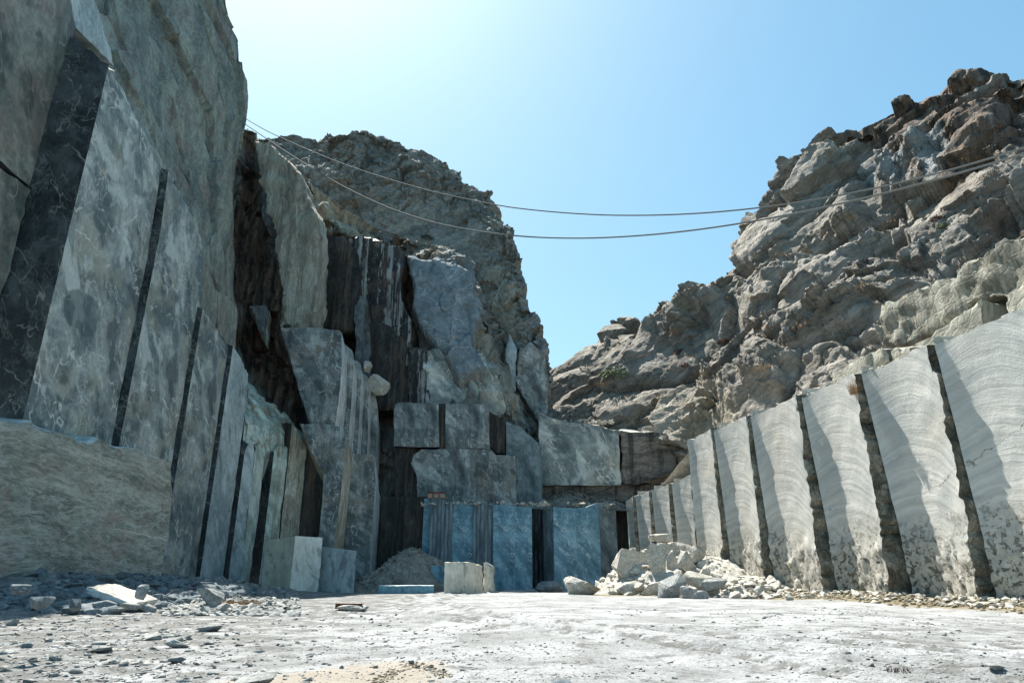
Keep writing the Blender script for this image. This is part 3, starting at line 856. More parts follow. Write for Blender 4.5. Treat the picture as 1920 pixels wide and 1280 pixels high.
def hill_disp(G, N):
    b = np.array([-0.52, -0.12, 0.84]); a = np.array([0.84, 0.1, 0.53]); c = np.array([-0.1, 0.99, 0.05])
    wv = np.stack([fbm(G * 0.06, 3, 1), fbm(G * 0.06, 3, 2), fbm(G * 0.06, 3, 3)], -1)
    Q = np.stack([G @ a, G @ c, G @ b], -1) + wv * np.array([5, 5, 4.0])
    p1, i1 = pillow(Q * np.array([1 / 17, 1 / 15, 1 / 6.0]), 7, 5)
    Q2 = Q + np.stack([fbm(G * 0.22, 3, 4), fbm(G * 0.22, 3, 5), fbm(G * 0.22, 3, 6)], -1) * np.array([2.0, 2.0, 1.2])
    p2, i2 = pillow(Q2 * np.array([1 / 6.5, 1 / 6.0, 1 / 2.1]), 9, 4)
    Q3 = Q2 + np.stack([fbm(G * 0.7, 2, 14), fbm(G * 0.7, 2, 15), fbm(G * 0.7, 2, 16)], -1) * 0.5
    p3, i3 = pillow(Q3 * np.array([1 / 2.2, 1 / 2.0, 1 / 0.75]), 11, 4)
    rough_area = smooth(fbm(G * 0.06, 3, 33), -0.08, 0.18)
    d = -2.2 + 3.4 * fbm(G * 0.045, 2, 31)
    d += p1 * 1.4 + (i1 - 0.5) * 3.0
    d += (p2 * 0.55 + (i2 - 0.5) * 1.1) * (0.3 + 0.7 * rough_area)
    d += (p3 * 0.25 + (i3 - 0.5) * 0.35) * (0.1 + 0.9 * rough_area)
    s1, l1, c1 = facet(Q2 * np.array([1 / 9.0, 1 / 8.0, 1 / 3.2]), 66)
    s2, l2, c2 = facet(Q3 * np.array([1 / 3.0, 1 / 2.6, 1 / 1.1]), 67)
    s3, l3, c3 = facet(Q3 * np.array([1 / 1.1, 1 / 1.0, 1 / 0.5]), 68)
    d += -0.8 + s1 * 1.2 + l1 * 1.0 + (s2 * 0.5 + l2 * 0.45) * (0.15 + 0.85 * rough_area) + (s3 * 0.12 + l3 * 0.14) * (0.08 + 0.92 * rough_area)
    d += 0.35 * fbm(G * np.array([0.5, 0.5, 0.9]), 4, 44, 0.6)
    T7 = (Q[..., 2] + 2.5 * fbm(G * 0.05, 2, 37)) / 6.5; f7 = T7 - np.floor(T7)
    d += 2.6 * (smooth(f7, 0.05, .82) - smooth(f7, .88, 1)) * smooth(fbm(G * 0.04, 2, 38), -0.25, 0.15)
    t = Q2[..., 2] / 0.8; fr = t - np.floor(t)
    d += 0.25 * (smooth(fr, 0, .75) - smooth(fr, .85, 1)) * smooth(fbm(G * 0.09, 2, 36), -0.2, 0.2)
    u, v = proj(G)
    w = 16 * fbm(G * 0.3, 3, 70)
    for poly, dep in ((((1572, 470), (1585, 420), (1640, 400), (1680, 405), (1700, 450), (1670, 475), (1610, 480)), 3.2),
                      (((1570, 330), (1600, 300), (1660, 330), (1680, 350), (1660, 395), (1590, 400)), 2.4),
                      (((1290, 600), (1320, 575), (1340, 590), (1330, 620), (1300, 630)), 1.8),
                      (((1355, 500), (1385, 480), (1400, 500), (1370, 530)), 2.0),
                      (((1330, 640), (1365, 610), (1370, 650), (1340, 680)), 2.0),
                      (((1780, 390), (1850, 350), (1950, 300), (1950, 350), (1860, 400), (1800, 420)), 3.0),
                      (((1700, 250), (1800, 190), (1960, 150), (1960, 230), (1850, 260), (1760, 300)), 1.8)):
        d -= dep * smooth(sdpoly(u, v, poly) + w, -4, 22)
    sc = smooth(G[..., 1], 20, 50) * 0.5 + 0.5
    return d * sc

def hill_zones(G, u, v):
    w = 25 * fbm(G * 0.12, 4, 71)
    white = smooth(sdpoly(u, v, [(1575, 290), (1650, 255), (1700, 290), (1690, 330), (1620, 320)]) + w * .4, -5, 12)
    white = np.maximum(white, smooth(sdpoly(u, v, [(1715, 215), (1760, 240), (1790, 290), (1730, 330), (1705, 270)]) + w * .4, -5, 12))
    dark = smooth(u * 0.62 - v - 725 + w * 3, -20, 60) * smooth(fbm(G * 0.1, 3, 12), -0.5, -0.05) * (1 - white)  # dark rock together with overhang shade, painted as one tone
    ochre = smooth(sdpoly(u, v, [(1180, 800), (1230, 730), (1340, 700), (1400, 740), (1320, 830), (1200, 810)]) + w, -10, 30) * 0.55
    return np.stack([dark * 0.85, ochre, white * 0.6], -1)

hill_net = [
    [(960, 900, 84), (1040, 900, 82), (1130, 900, 78), (1220, 900, 72), (1290, 860, 64), (1380, 810, 57), (1480, 770, 50.5), (1600, 720, 44.5), (1720, 670, 40), (1840, 620, 37), (1960, 570, 34), (2150, 500, 30)],
    [(960, 800, 90), (1038, 790, 87), (1100, 790, 82), (1180, 800, 75), (1290, 815, 66), (1370, 780, 60), (1460, 735, 53), (1590, 690, 47), (1720, 630, 43), (1840, 560, 40), (1960, 500, 37), (2150, 430, 33)],
    [(960, 740, 98), (1038, 725, 96), (1110, 715, 92), (1190, 700, 84), (1280, 690, 76), (1360, 650, 69), (1450, 590, 62), (1570, 530, 56), (1690, 480, 51), (1820, 420, 46.5), (1950, 350, 43), (2150, 290, 38)],
    [(960, 700, 106), (1040, 685, 104), (1120, 645, 102), (1200, 620, 94), (1275, 610, 86), (1355, 545, 79), (1450, 450, 72), (1560, 370, 66), (1690, 310, 60), (1810, 270, 55), (1945, 230, 51), (2150, 180, 45)],
    [(960, 690, 116), (1040, 678, 113), (1130, 624, 112), (1200, 602, 105), (1268, 588, 97), (1352, 490, 90), (1445, 350, 82), (1545, 250, 76), (1680, 190, 70), (1800, 155, 65), (1935, 128, 60), (2150, 90, 52)],
]
sheet('hill', hill_net, 330, 640, hill_disp, M['hill'], top=(8, 40, -14), zonef=hill_zones, kind='structure',
      label='layered grey rock hillside rising to the right behind the pale sawn wall')

def mount_disp(G, N):
    wv = np.stack([fbm(G * 0.08, 3, 1), fbm(G * 0.08, 3, 2), fbm(G * 0.08, 3, 3)], -1)
    Q = G + wv * 5
    p1, i1 = pillow(Q * np.array([1 / 12, 1 / 12, 1 / 15]), 17, 5)
    edgez = smooth(proj(G)[0], 860, 960)
    tp = smooth(G[..., 2], 52, 62)
    p2, i2 = pillow(Q * np.array([1 / 4.5, 1 / 4.5, 1 / 3.0]), 19, 4)
    p3, i3 = pillow((G + 0.5 * wv) * np.array([1 / 1.7, 1 / 1.7, 1 / 1.2]), 21, 4)
    k = np.clip(0.3 + 0.7 * np.maximum(edgez, tp), 0, 1)
    d = -1.2 + 2.4 * fbm(G * 0.05, 2, 50) + p1 * 0.4 + (i1 - .5) * 1.0
    d += (p2 * 0.4 + (i2 - .5) * 1.2) * k + (p3 * 0.25 + (i3 - .5) * 0.4) * (0.3 + 0.7 * k)
    s1, l1, c1 = facet((G + 4 * wv) * np.array([1 / 7.0, 1 / 7.0, 1 / 9.0]), 64)
    s2, l2, c2 = facet((G + wv) * np.array([1 / 2.2, 1 / 2.2, 1 / 1.6]), 65)
    d += (s1 * 1.2 + l1 * 1.3) + (s2 * 0.35 + l2 * 0.35) * (0.25 + 0.75 * k)
    d += 0.4 * fbm(G * 0.8, 4, 70, 0.6)
    return d

def mount_zones(G, u, v):
    w = 20 * fbm(G * 0.12, 4, 73)
    oc = smooth(sdpoly(u, v, [(880, 480), (960, 480), (985, 560), (990, 640), (930, 660), (900, 560)]) + w, -15, 25) * 0.75
    bl = smooth(sdpoly(u, v, [(940, 640), (1030, 640), (1030, 780), (960, 740)]) + w, -10, 25) * 0.5
    dk = smooth(-v + w * 1.2 + 262, -8, 20) * smooth(u, 700, 620) * 0.5
    return np.stack([dk, oc, bl], -1)

mount_net = [
    [(400, 950, 80), (520, 950, 80), (640, 950, 80), (720, 950, 80), (800, 950, 80), (877.5, 950, 80), (935, 950, 79), (985, 950, 78), (1033, 950, 77)],
    [(420, 700, 86), (520, 700, 86), (640, 700, 85), (720, 700, 85), (800, 700, 84), (877.5, 700, 83), (945, 700, 81), (995, 700, 80), (1031, 690, 79)],
    [(430, 560, 90), (520, 560, 90), (640, 560, 89), (720, 560, 88), (800, 560, 87), (855, 560, 85), (910, 560, 84), (960, 560, 83), (1000, 572, 83)],
    [(430, 440, 95), (520, 440, 95), (640, 440, 93), (720, 440, 91), (790, 440, 90), (855, 440, 89), (900, 440, 88), (935, 440, 87), (973, 452, 87)],
    [(430, 330, 101), (520, 330, 101), (640, 330, 97), (700, 330, 95), (760, 330, 94), (820, 338, 93), (865, 358, 92), (905, 380, 91), (948, 406, 91)],
    [(430, 240, 108), (520, 250, 108), (600, 256, 107), (645, 240, 101), (690, 232, 100), (745, 250, 99), (820, 290, 98), (867, 324, 97), (920, 374, 95)],
]
sheet('mountain', mount_net, 300, 400, mount_disp, M['mountain'], top=(-3, 34, -16), right=(-9, 30, 0), zonef=mount_zones, kind='structure',
      label='pitted grey brown mountain top behind the stained cliff')

def mid_disp(G, N):
    wv = np.stack([fbm(G * 0.12, 3, 1), fbm(G * 0.12, 3, 2), fbm(G * 0.12, 3, 3)], -1)
    Q = G + wv * np.array([2.5, 2.5, 4])
    s1, l1, c1 = facet(Q * np.array([1 / 5.0, 1 / 5.0, 1 / 12.0]), 61)
    s2, l2, c2 = facet((G + wv * 1.5) * np.array([1 / 2.0, 1 / 2.0, 1 / 4.5]), 62)
    s3, l3, c3 = facet((G + wv * 0.8) * np.array([1 / 0.8, 1 / 0.8, 1 / 1.5]), 63)
    d = 1.8 * fbm(G * np.array([.06, .06, .03]), 2, 50)
    d += -1.0 + s1 * 1.4 + l1 * 1.3 + s2 * 0.6 + l2 * 0.6 + s3 * 0.2 + l3 * 0.25
    z = mid_zones(G, *proj(G))
    d = d * (1 - 0.75 * z[..., 2]) + 1.1 * z[..., 2]
    return d + 0.22 * fbm(G * 0.9, 4, 77, 0.6)

def mid_zones(G, u, v):
    w = 18 * fbm(G * np.array([.3, .3, .12]), 4, 75)
    dk = smooth(sdpoly(u, v, [(592, 440), (650, 425), (745, 450), (770, 520), (752, 600), (775, 700), (800, 720), (800, 790), (600, 790), (590, 640)]) + w, -12, 12)
    dk = np.maximum(dk, smooth(sdpoly(u, v, [(462, 265), (482, 300), (500, 430), (530, 520), (520, 600), (600, 760), (600, 820), (500, 760), (435, 640), (432, 420)]) + w, -10, 12) * 0.95)
    oc = smooth(sdpoly(u, v, [(500, 330), (560, 330), (640, 380), (720, 425), (700, 440), (600, 430), (592, 620), (525, 620), (520, 480)]) + w * .6, -6, 14)
    oc = np.maximum(oc, smooth(sdpoly(u, v, [(870, 640), (900, 600), (1000, 760), (1010, 800), (960, 780)]) + w, -8, 20) * 0.6)
    bl = smooth(sdpoly(u, v, [(765, 480), (850, 485), (890, 510), (905, 580), (885, 640), (905, 700), (860, 720), (800, 640), (768, 580)]) + w * 1.1, -12, 18)
    bl = np.maximum(bl, smooth(sdpoly(u, v, [(480, 270), (520, 300), (535, 380), (505, 440), (490, 400)]) + w * .6, -6, 12) * 0.8)
    return np.stack([dk * (1 - bl) * (1 - oc), oc, bl], -1)

mid_net = [
    [(420, 1060, 64), (500, 1060, 66), (560, 1060, 68), (600, 1060, 71), (700, 1060, 73), (780, 1060, 73), (850, 1060, 74), (930, 1060, 75), (1040, 1060, 76)],
    [(435, 780, 68), (500, 780, 71), (560, 780, 72), (600, 780, 75), (700, 780, 77), (780, 780, 74), (860, 770, 73), (940, 770, 74), (1020, 800, 76)],
    [(440, 620, 69), (485, 620, 72), (527, 615, 67.5), (588, 615, 68), (604, 620, 75), (700, 620, 78), (770, 630, 75), (850, 640, 74), (952, 670, 79)],
    [(440, 480, 70), (480, 480, 73), (525, 480, 68.5), (588, 480, 69), (602, 480, 75), (740, 480, 79), (775, 495, 75), (860, 500, 76), (912, 545, 81)],
    [(445, 380, 71), (488, 370, 73), (525, 380, 70), (575, 390, 70.5), (620, 420, 74), (720, 440, 78), (780, 462, 78), (850, 478, 79), (896, 505, 83)],
    [(448, 236, 74), (490, 246, 75), (520, 280, 74), (562, 318, 74.5), (625, 372, 77), (700, 420, 81), (760, 438, 82), (840, 462, 83), (890, 488, 86)],
]
sheet('cliff', mid_net, 330, 460, mid_disp, M['mid'], top=(0, 8, -14), left=(-18, 4, 0), right=(0, 16, -2), zonef=mid_zones, kind='structure',
      label='dark stained natural cliff between the cut slabs and the mountain')

def up_disp(G, N):
    Qu = np.stack([G[..., 0] * .09, G[..., 1] * 0.14 + G[..., 2] * 0.03, G[..., 2] * 0.035], -1) + 0.25 * fbm(G * 0.08, 3, 41)[..., None]
    pu, iu = pillow(Qu, 43, 6)
    su, lu, cu = facet(Qu * 1.3 + 5, 70)
    d = -1.3 + (iu - .5) * 0.6 + pu * 0.2 + su * 0.9 + lu * 0.9 + 0.7 * fbm(G * np.array([0.09, 0.09, 0.03]), 3, 81) + 0.5 * (billow(G * np.array([.3, .3, .1]), 4, 83, .5) - .2)
    lay = 0.33 * (G[..., 1] * 0.75 + G[..., 2] * 0.5) + 0.9 * fbm(G * 0.07, 3, 6)
    fr = lay - np.floor(lay)
    d += 0.4 * (smooth(fr, 0, .8) - smooth(fr, .84, 1)) * smooth(fbm(G * 0.07, 2, 9), -0.1, 0.3)
    return d + 0.08 * fbm(G * 1.6, 3, 84)
up_net = [
    [(320, 900, 56), (350, 900, 59), (380, 900, 62), (400, 900, 65), (410, 880, 68)],
    [(330, 640, 52), (365, 640, 56), (400, 640, 60), (428, 640, 63), (444, 645, 66)],
    [(290, 480, 48), (340, 480, 53), (385, 480, 58), (420, 480, 62), (441, 480, 66)],
    [(250, 330, 47), (310, 330, 52), (365, 330, 58), (420, 330, 63), (452, 320, 67)],
    [(180, 160, 45.5), (260, 160, 51), (340, 160, 57), (415, 160, 63), (471, 180, 68)],
    [(110, 20, 44), (210, 10, 50), (300, 5, 56), (380, 0, 62), (440, 10, 68)],
    [(60, -140, 44), (170, -150, 50), (260, -160, 56), (350, -160, 62), (418, -150, 68)],
    [(20, -290, 45), (140, -300, 51), (230, -300, 57), (320, -300, 63), (385, -300, 69)],
]
sheet('olive_cliff', up_net, 340, 300, up_disp, M['upper'], top=(-14, 6, 2), right=(-10, 16, 0), left=(-8, -6, 0), kind='structure',
      label='tall smooth olive cliff above the leaning slabs')

# ------------------------------------------------------------------ left: stepped saw-cut slabs
def step_slab(x, y0, poly, thick, rise, label, mats=None, name='rock_slab', **k):
    g = k.pop('group', 'stepped marble slabs along the left wall')
    return prism(name, ((x, y0), (x, y0 + 10)), poly, mats or [M['slab'], M['slab_shade'], M['slab_shade']], thick=thick, rise=rise,
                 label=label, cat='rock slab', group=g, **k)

S_ = 'stepped marble slabs along the left wall'
# far-left face and its lower neighbour
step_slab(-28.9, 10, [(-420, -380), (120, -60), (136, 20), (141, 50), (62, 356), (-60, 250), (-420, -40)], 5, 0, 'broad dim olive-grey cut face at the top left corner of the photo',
          mats=[M['slab_olive'], M['slab_shade'], M['slab_shade']], rf=0.25, rough=0.12, dice=0.8)
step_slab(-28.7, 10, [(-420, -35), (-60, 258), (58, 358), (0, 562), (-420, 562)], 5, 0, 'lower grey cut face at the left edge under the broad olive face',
          mats=[M['slab_olive'], M['slab_shade'], M['slab_shade']], rough=0.1)
# slab 1 (large) : light face x=-25.9, dark front at Y=35
step_slab(-25.9, 35, [(205, 118), (230, 165), (265, 240), (305, 300), (300, 330), (277, 480)], 8, 6.0, 'largest slab at left, with a dark near face and a dark oval patch in its grey face', down=-0.5, chip=0.3, dice=0.5, seed=1, mats=[M['slab_lens'], M['slab_shade'], M['slab_shade']])
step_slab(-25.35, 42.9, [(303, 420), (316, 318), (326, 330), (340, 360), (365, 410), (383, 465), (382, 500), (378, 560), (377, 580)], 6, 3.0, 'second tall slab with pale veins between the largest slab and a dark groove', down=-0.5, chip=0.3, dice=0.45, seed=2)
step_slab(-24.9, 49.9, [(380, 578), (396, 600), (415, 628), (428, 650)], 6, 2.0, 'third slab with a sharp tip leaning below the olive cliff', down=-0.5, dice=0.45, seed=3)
step_slab(-24.5, 55.5, [(437, 648), (452, 670), (465, 700), (466, 720)], 6, 2.0, 'fourth slab, narrow and pale with a slanted top', down=-0.5, dice=0.4, seed=4, mats=[M['slab_blue'], M['slab_shade'], M['slab']])
# olive split block pieces beneath the olive cliff
prism('rock_slab', ((-27, 50), (-25.5, 60)), [(372, 470), (392, 505), (410, 550), (407, 600), (400, 620), (370, 580)], [M['upper']], thick=4, rise=0, dice=0.6, chip=0.15, label='brown olive rock wedge above the third slab', cat='rock slab')
prism('rock_slab', ((-26.6, 54), (-25.4, 64)), [(410, 545), (428, 555), (447, 580), (443, 650), (436, 660), (408, 620)], [M['upper']], thick=4, rise=0, dice=0.6, chip=0.15, label='olive rock wedge above the fourth slab', cat='rock slab')
# bluish sliver at the very top
prism('rock_slab', ((-30.4, 36), (-31, 44)), [(112, -70), (140, 50), (200, 110), (213, 124), (206, 92), (188, 40), (172, -10), (160, -70)], [M['slab_blue']], thick=3, rise=0, dice=0.6, rough=0.25, chip=0.1, label='thin pale bluish strip of rock between two faces at the top left', cat='rock slab')
# big olive split face in front
prism('rock_slab', ((-24.4, 33), (-22.2, 46)), [(-330, 830), (-180, 800), (0, 788), (60, 790), (78, 800), (112, 812), (150, 831), (170, 832), (186, 821), (226, 838), (262, 842), (318, 866), (322, 925), (320, 960)],
      [M['olive_face'], M['olive_face'], M['slab_blue']], thick=2.6, rise=0.4, down=-0.6, dice=0.4, rough=0.13, chip=0.2, rf=0.35, seed=8,
      label='huge flat olive-green split block leaning at the bottom left', cat='rock slab')

# slabs that turn toward the back: green-white bulge and striped pillars
P_ = 'striped marble pillars left of the tall dark recess'
def pil(plane, poly, mats, thick, rise, label, **k):
    return prism('rock_pillar', plane, poly, mats, thick=thick, rise=rise, down=-0.5, label=label, cat='rock pillar', group=P_, **k)
pil(((-24.1, 60.2), (-23.6, 61.6)), [(459, 846), (466, 832), (474, 836), (480, 850)], [M['slab_blue'], M['slab_shade'], M['slab_green']], 5, 2, 'white green pillar under the left end of the green bulge', dice=0.4, rough=0.12, seed=11)
pil(((-23.6, 61.6), (-23.2, 62.9)), [(480, 838), (490, 826), (498, 842)], [M['slab_green'], M['slab_shade'], M['slab_green']], 5, 1, 'yellow green pillar under the middle of the green bulge', dice=0.4, rough=0.12, seed=12)
pil(((-22.7, 62.9), (-21.3, 64.8)), [(514, 846), (524, 832), (538, 838), (549, 850)], [M['slab_green'], M['slab_shade'], M['slab_green']], 5, 1, 'grey green pillar with brown streaks left of the cream striped one', dice=0.4, rough=0.12, seed=15)
pil(((-21.3, 64.4), (-20.2, 66.0)), [(548, 794), (556, 804), (566, 822), (576, 836)], [M['stripe'], M['stain'], M['slab_green']], 5, 1, 'cream and brown striped pillar in the middle of the left group', dice=0.4, rough=0.12, seed=13)
pil(((-20.2, 66.0), (-18, 66.3)), [(574, 826), (585, 842), (598, 880), (602, 900)], [M['stain'], M['stripe'], M['stain']], 4, 1, 'dark brown recessed pillar behind the grey blocks', dice=0.4, rough=0.2, seed=14)
# tall block F1 with its stepped pale ribs
T_ = 'stepped upright blocks left of the tall dark recess'
def blk(plane, poly, mats, thick, rise, label, **k):
    return prism('rock_block', plane, poly, mats, thick=thick, rise=rise, label=label, cat='rock block', group=T_, **k)
sb = [M['wall_grey'], M['stripe_pale'], M['slab_blue']]
blk(((-24, 64.2), (-10, 64.2)), [(526, 613), (600, 614), (636, 618), (641, 624), (641, 700), (629, 800), (584, 792), (561, 734), (544, 672)], sb, 3.6, -2.0, 'tall square grey block with wedge-shaped lower edge high in the middle left', dice=0.45, seed=21)
blk(((-24, 67), (-10, 67)), [(640, 640), (661, 656), (664, 680), (654, 830), (632, 830)], sb, 3.5, -2.6, 'narrow upright block just right of the tall square block', dice=0.45, seed=22)
blk(((-24, 69), (-10, 69)), [(655, 670), (676, 680), (679, 700), (670, 850), (650, 850)], sb, 3.0, -2.4, 'second narrow upright block right of the tall square block', dice=0.45, seed=23)
blk(((-24, 70.6), (-10, 70.6)), [(672, 695), (690, 705), (693, 725), (688, 870), (664, 870)], sb, 3.0, -2.5, 'third narrow upright block under the lodged boulders', dice=0.45, seed=24)
blk(((-24, 72), (-10, 72)), [(688, 722), (703, 735), (708, 760), (704, 900), (684, 900)], sb, 2.4, -2.5, 'last narrow upright block beside the brown stained recess', dice=0.45, seed=25)
blk(((-24, 63.2), (-10, 63.2)), [(598, 1000), (605, 930), (607, 890), (592, 862), (577, 832), (562, 794), (600, 792), (646, 799), (648, 830), (640, 920), (628, 1010)], sb[:1] + [M['stripe'], M['slab_blue']], 4.0, -2.2, 'wide veined block below the tall square block', down=-0.5, dice=0.45, chip=0.2, seed=26)
blk(((-24, 66.3), (-10, 66.3)), [(660, 850), (690, 850), (704, 852), (704, 900)], [M['wall_grey'], M['stripe_pale'], M['slab_blue']], 4.4, -4.0, 'lowest veined block at the right of the group, beside the gravel heap', down=-0.5, dice=0.4, chip=0.15, seed=27)

prism('rock_slab', ((-24, 68.0), (-20, 69.0)), [(468, 574), (500, 569), (504, 590), (499, 645), (484, 615)], [M['gully'], M['stripe'], M['gully']], thick=2.5, dice=0.35, rough=0.25, chip=0.3, label='small grey wedge lodged in the dark stained gully', cat='rock slab')
CF = 'cut and split faces of the stained cliff'
def face(y, poly, mats, label, thick=3.0, **k):
    pl = ((-40, y), (20, y)) if not isinstance(y, tuple) else y
    k.setdefault('dice', 0.5); k.setdefault('rough', 0.22); k.setdefault('chip', 0.45)
    return prism('cliff_face', pl, poly, mats, thick=thick, label=label, cat='cliff face', group=CF, **k)
face(((-30, 68.6), (-18, 66.4)), [(474, 262), (505, 268), (540, 300), (556, 322), (578, 372), (590, 400), (596, 440), (594, 500), (592, 560), (588, 622), (526, 622), (532, 560), (522, 500), (515, 440), (500, 380), (486, 330)],
     [M['fluted'], M['fluted'], M['fluted']], 'ochre fluted rock face standing over the tall square block', seed=201, rough=0.35)
face(71.5, [(590, 425), (600, 430), (604, 480), (600, 560), (594, 622), (584, 622), (586, 520)], [M['gully'], M['stain']], 'narrow grey rib along the right edge of the ochre face', seed=202)
face(74.2, [(596, 445), (618, 438), (645, 440), (668, 470), (674, 540), (668, 622), (590, 622), (598, 540)], [M['stain'], M['stain']], 'flat brown black wall right of the ochre face', seed=203, rough=0.15)
face(((-20, 75.6), (-8, 74.4)), [(640, 450), (680, 440), (720, 452), (748, 462), (756, 500), (752, 560), (770, 600), (776, 640), (772, 700), (690, 700), (660, 560)], [M['streaky'], M['stain']], 'black cliff face with white upright streaks', seed=204, rough=0.35)
face(73.4, [(664, 575), (676, 548), (690, 562), (696, 640), (695, 760), (664, 760)], [M['gully'], M['stain'], M['gully']], 'tall dull teal slab within the black stained recess', seed=205)
face(74.8, [(690, 600), (735, 610), (770, 650), (776, 770), (690, 770)], [M['stain'], M['stain']], 'brown streaked face under the white streaks', seed=206, rough=0.2)
face(73.6, [(764, 655), (785, 648), (803, 662), (805, 758), (764, 758)], [M['streaky'], M['stain']], 'short black and white ribbed face above the grey cut faces', seed=207, rough=0.2)
face(((-12, 73.2), (-3, 74.2)), [(786, 660), (830, 650), (868, 665), (905, 660), (935, 700), (950, 760), (944, 792), (900, 772), (806, 764)], [M['slab'], M['stain'], M['rock_grey']], 'dark veined rock face over the grey cut faces', seed=209, rough=0.5)
face(78.0, [(968, 722), (972, 655), (994, 640), (1020, 660), (1028, 700), (1028, 770), (1012, 792), (985, 750)], [M['wall_grey'], M['wall_grey'], M['wall_grey']], 'small flat grey cut face at the right foot of the mountain', seed=210, rough=0.15)
face(79.0, [(946, 655), (955, 620), (968, 650), (968, 735), (950, 720)], [M['slab_blue'], M['slab']], 'narrow pale upright face at the right side of the cliff', seed=211, rough=0.15)
# natural green bulge over the pillar tops
def bul_disp(G, N):
    p1, i1 = pillow(G * np.array([1 / 1.4, 1 / 1.4, 1 / 3.5]) + 0.3 * fbm(G * .6, 2, 3)[..., None], 51, 6)
    s1, l1, c1 = facet(G * np.array([1 / 1.2, 1 / 1.2, 1 / 2.5]), 69)
    return s1 * 0.25 + 0.25 * l1 + 0.2 * fbm(G * np.array([.9, .9, .3]), 4, 52, .6)
sheet('rock_outcrop', [
    [(452, 920, 63.0), (470, 920, 63.4), (492, 920, 64.4), (512, 920, 65.6), (532, 920, 66.6), (548, 920, 67.6)],
    [(454, 850, 61.0), (470, 845, 61.4), (492, 845, 62.4), (512, 850, 63.8), (534, 860, 64.9), (552, 870, 65.9)],
    [(458, 790, 61.0), (474, 790, 61.6), (494, 795, 62.6), (516, 806, 63.8), (538, 822, 64.8), (558, 846, 65.6)],
    [(462, 745, 62.6), (477, 755, 63.2), (497, 770, 64.2), (518, 783, 65.2), (540, 800, 66.2), (562, 824, 66.8)],
    [(465, 717, 65.0), (480, 731, 65.4), (500, 753, 66.2), (518, 762, 67.2), (541, 786, 68.0), (563, 811, 68.6)]],
    90, 110, bul_disp, M['slab_green'], top=(0, 3, -3), right=(0, 4, 0), label='green white bulging rock over the striped pillars', cat='rock outcrop')

# ------------------------------------------------------------------ middle: cut wall in two tiers
W1 = 'upper cut faces of the back wall'
def wal(y, poly, mats, label, thick=3.0, name='cut_rock_wall', g=W1, cat='cut wall', **k):
    pl = ((-20, y), (20, y)) if not isinstance(y, tuple) else y
    k.setdefault('chip', 0.06); k.setdefault('rough', 0.04)
    return prism(name, pl, poly, mats, thick=thick, label=label, cat=cat, group=g, **k)
wal(73.0, [(740, 757), (900, 757), (925, 775), (960, 800), (1016, 840), (1016, 952), (740, 952)], [M['wall_grey'], M['stain']], 'dim background rock seen in the joints of the grey cut faces', seed=30)
wal(71.25, [(738, 768), (745, 754), (766, 754), (779, 756), (779, 838), (738, 836)], [M['wall_grey'], M['stain'], M['wall_grey']], 'small dim grey face at the left end of the back wall', seed=31)
wal(71.15, [(778, 755), (822, 755), (824, 838), (778, 838)], [M['wall_grey'], M['stain'], M['wall_grey']], 'grey face with diagonal white vein left of the black stripe', seed=32)
wal(71.3, [(822, 756), (836, 756), (836, 842), (822, 842)], [M['stain']], 'black water-stained stripe in the back wall', seed=33)
wal(71.0, [(835, 757), (900, 757), (917, 760), (918, 841), (835, 841)], [M['wall_grey']], 'square veined grey face right of the black stripe', seed=34)
wal(72.0, [(740, 838), (782, 838), (782, 945), (740, 945)], [M['stain']], 'dark brown stained face under the small dim face', seed=35)
wal(70.75, [(776, 852), (790, 841), (919, 841), (930, 852), (967, 854), (969, 949), (780, 949), (781, 890), (770, 868)], [M['wall_grey'], M['wall_grey'], M['wall_grey']], 'wide veined grey face directly above the lowest blue tier', seed=36, chip=0.15)
wal(72.0, [(917, 770), (950, 790), (950, 850), (917, 850)], [M['stain'], M['stain'], M['wall_teal']], 'dark rough notch between two cut faces', rough=0.3, seed=37)
wal(71.2, [(949, 790), (975, 800), (1010, 830), (1018, 860), (1016, 960), (949, 960)], [M['wall_teal'], M['wall_teal'], M['wall_teal']], 'dark teal face left of the sloping pale wall', seed=38)
wal(((0, 73.2), (16, 72.2)), [(1008, 770), (1030, 782), (1045, 786), (1060, 791), (1090, 793), (1125, 797), (1148, 805), (1162, 806), (1166, 910), (1012, 910)], [M['slab'], M['slab'], M['rock_pale']], 'grey veined sloping wall under the rubble ledge', thick=5, rise=1.0, seed=39, chip=0.3)
wal(((0, 73.6), (16, 72.0)), [(1163, 806), (1200, 808), (1245, 814), (1268, 828), (1270, 905), (1164, 908)], [M['brown_face'], M['stain'], M['rock_pale']], 'rough brown stained face below the hillside', thick=5, rise=1.0, rough=0.25, seed=40, chip=0.3)
wal(((0, 76), (20, 75)), [(1255, 822), (1300, 820), (1300, 940), (1255, 940)], [M['stain']], 'black gap beside the pale sawn wall', thick=3, seed=41)
wal(((0, 73.9), (16, 73)), [(1010, 905), (1180, 905), (1290, 905), (1290, 960), (1010, 960)], [M['brown_face'], M['stain']], 'low dark strip of wall behind the rubble ledge', thick=3, seed=42)
# rock fill of the bench behind the lowest tier
prism('bench', ((-14, 67), (14, 67)), [(-2, 7.3), (26.5, 7.3), (26.5, -0.5), (-2, -0.5)], [M['wall_teal'], M['wall_teal'], M['rock_brown']], thick=8, dice=0.8, rough=0.08, label=None)
bpy.data.objects['bench']['kind'] = 'structure'; bpy.data.objects['bench']['label'] = 'rock bench behind the lowest blue wall'

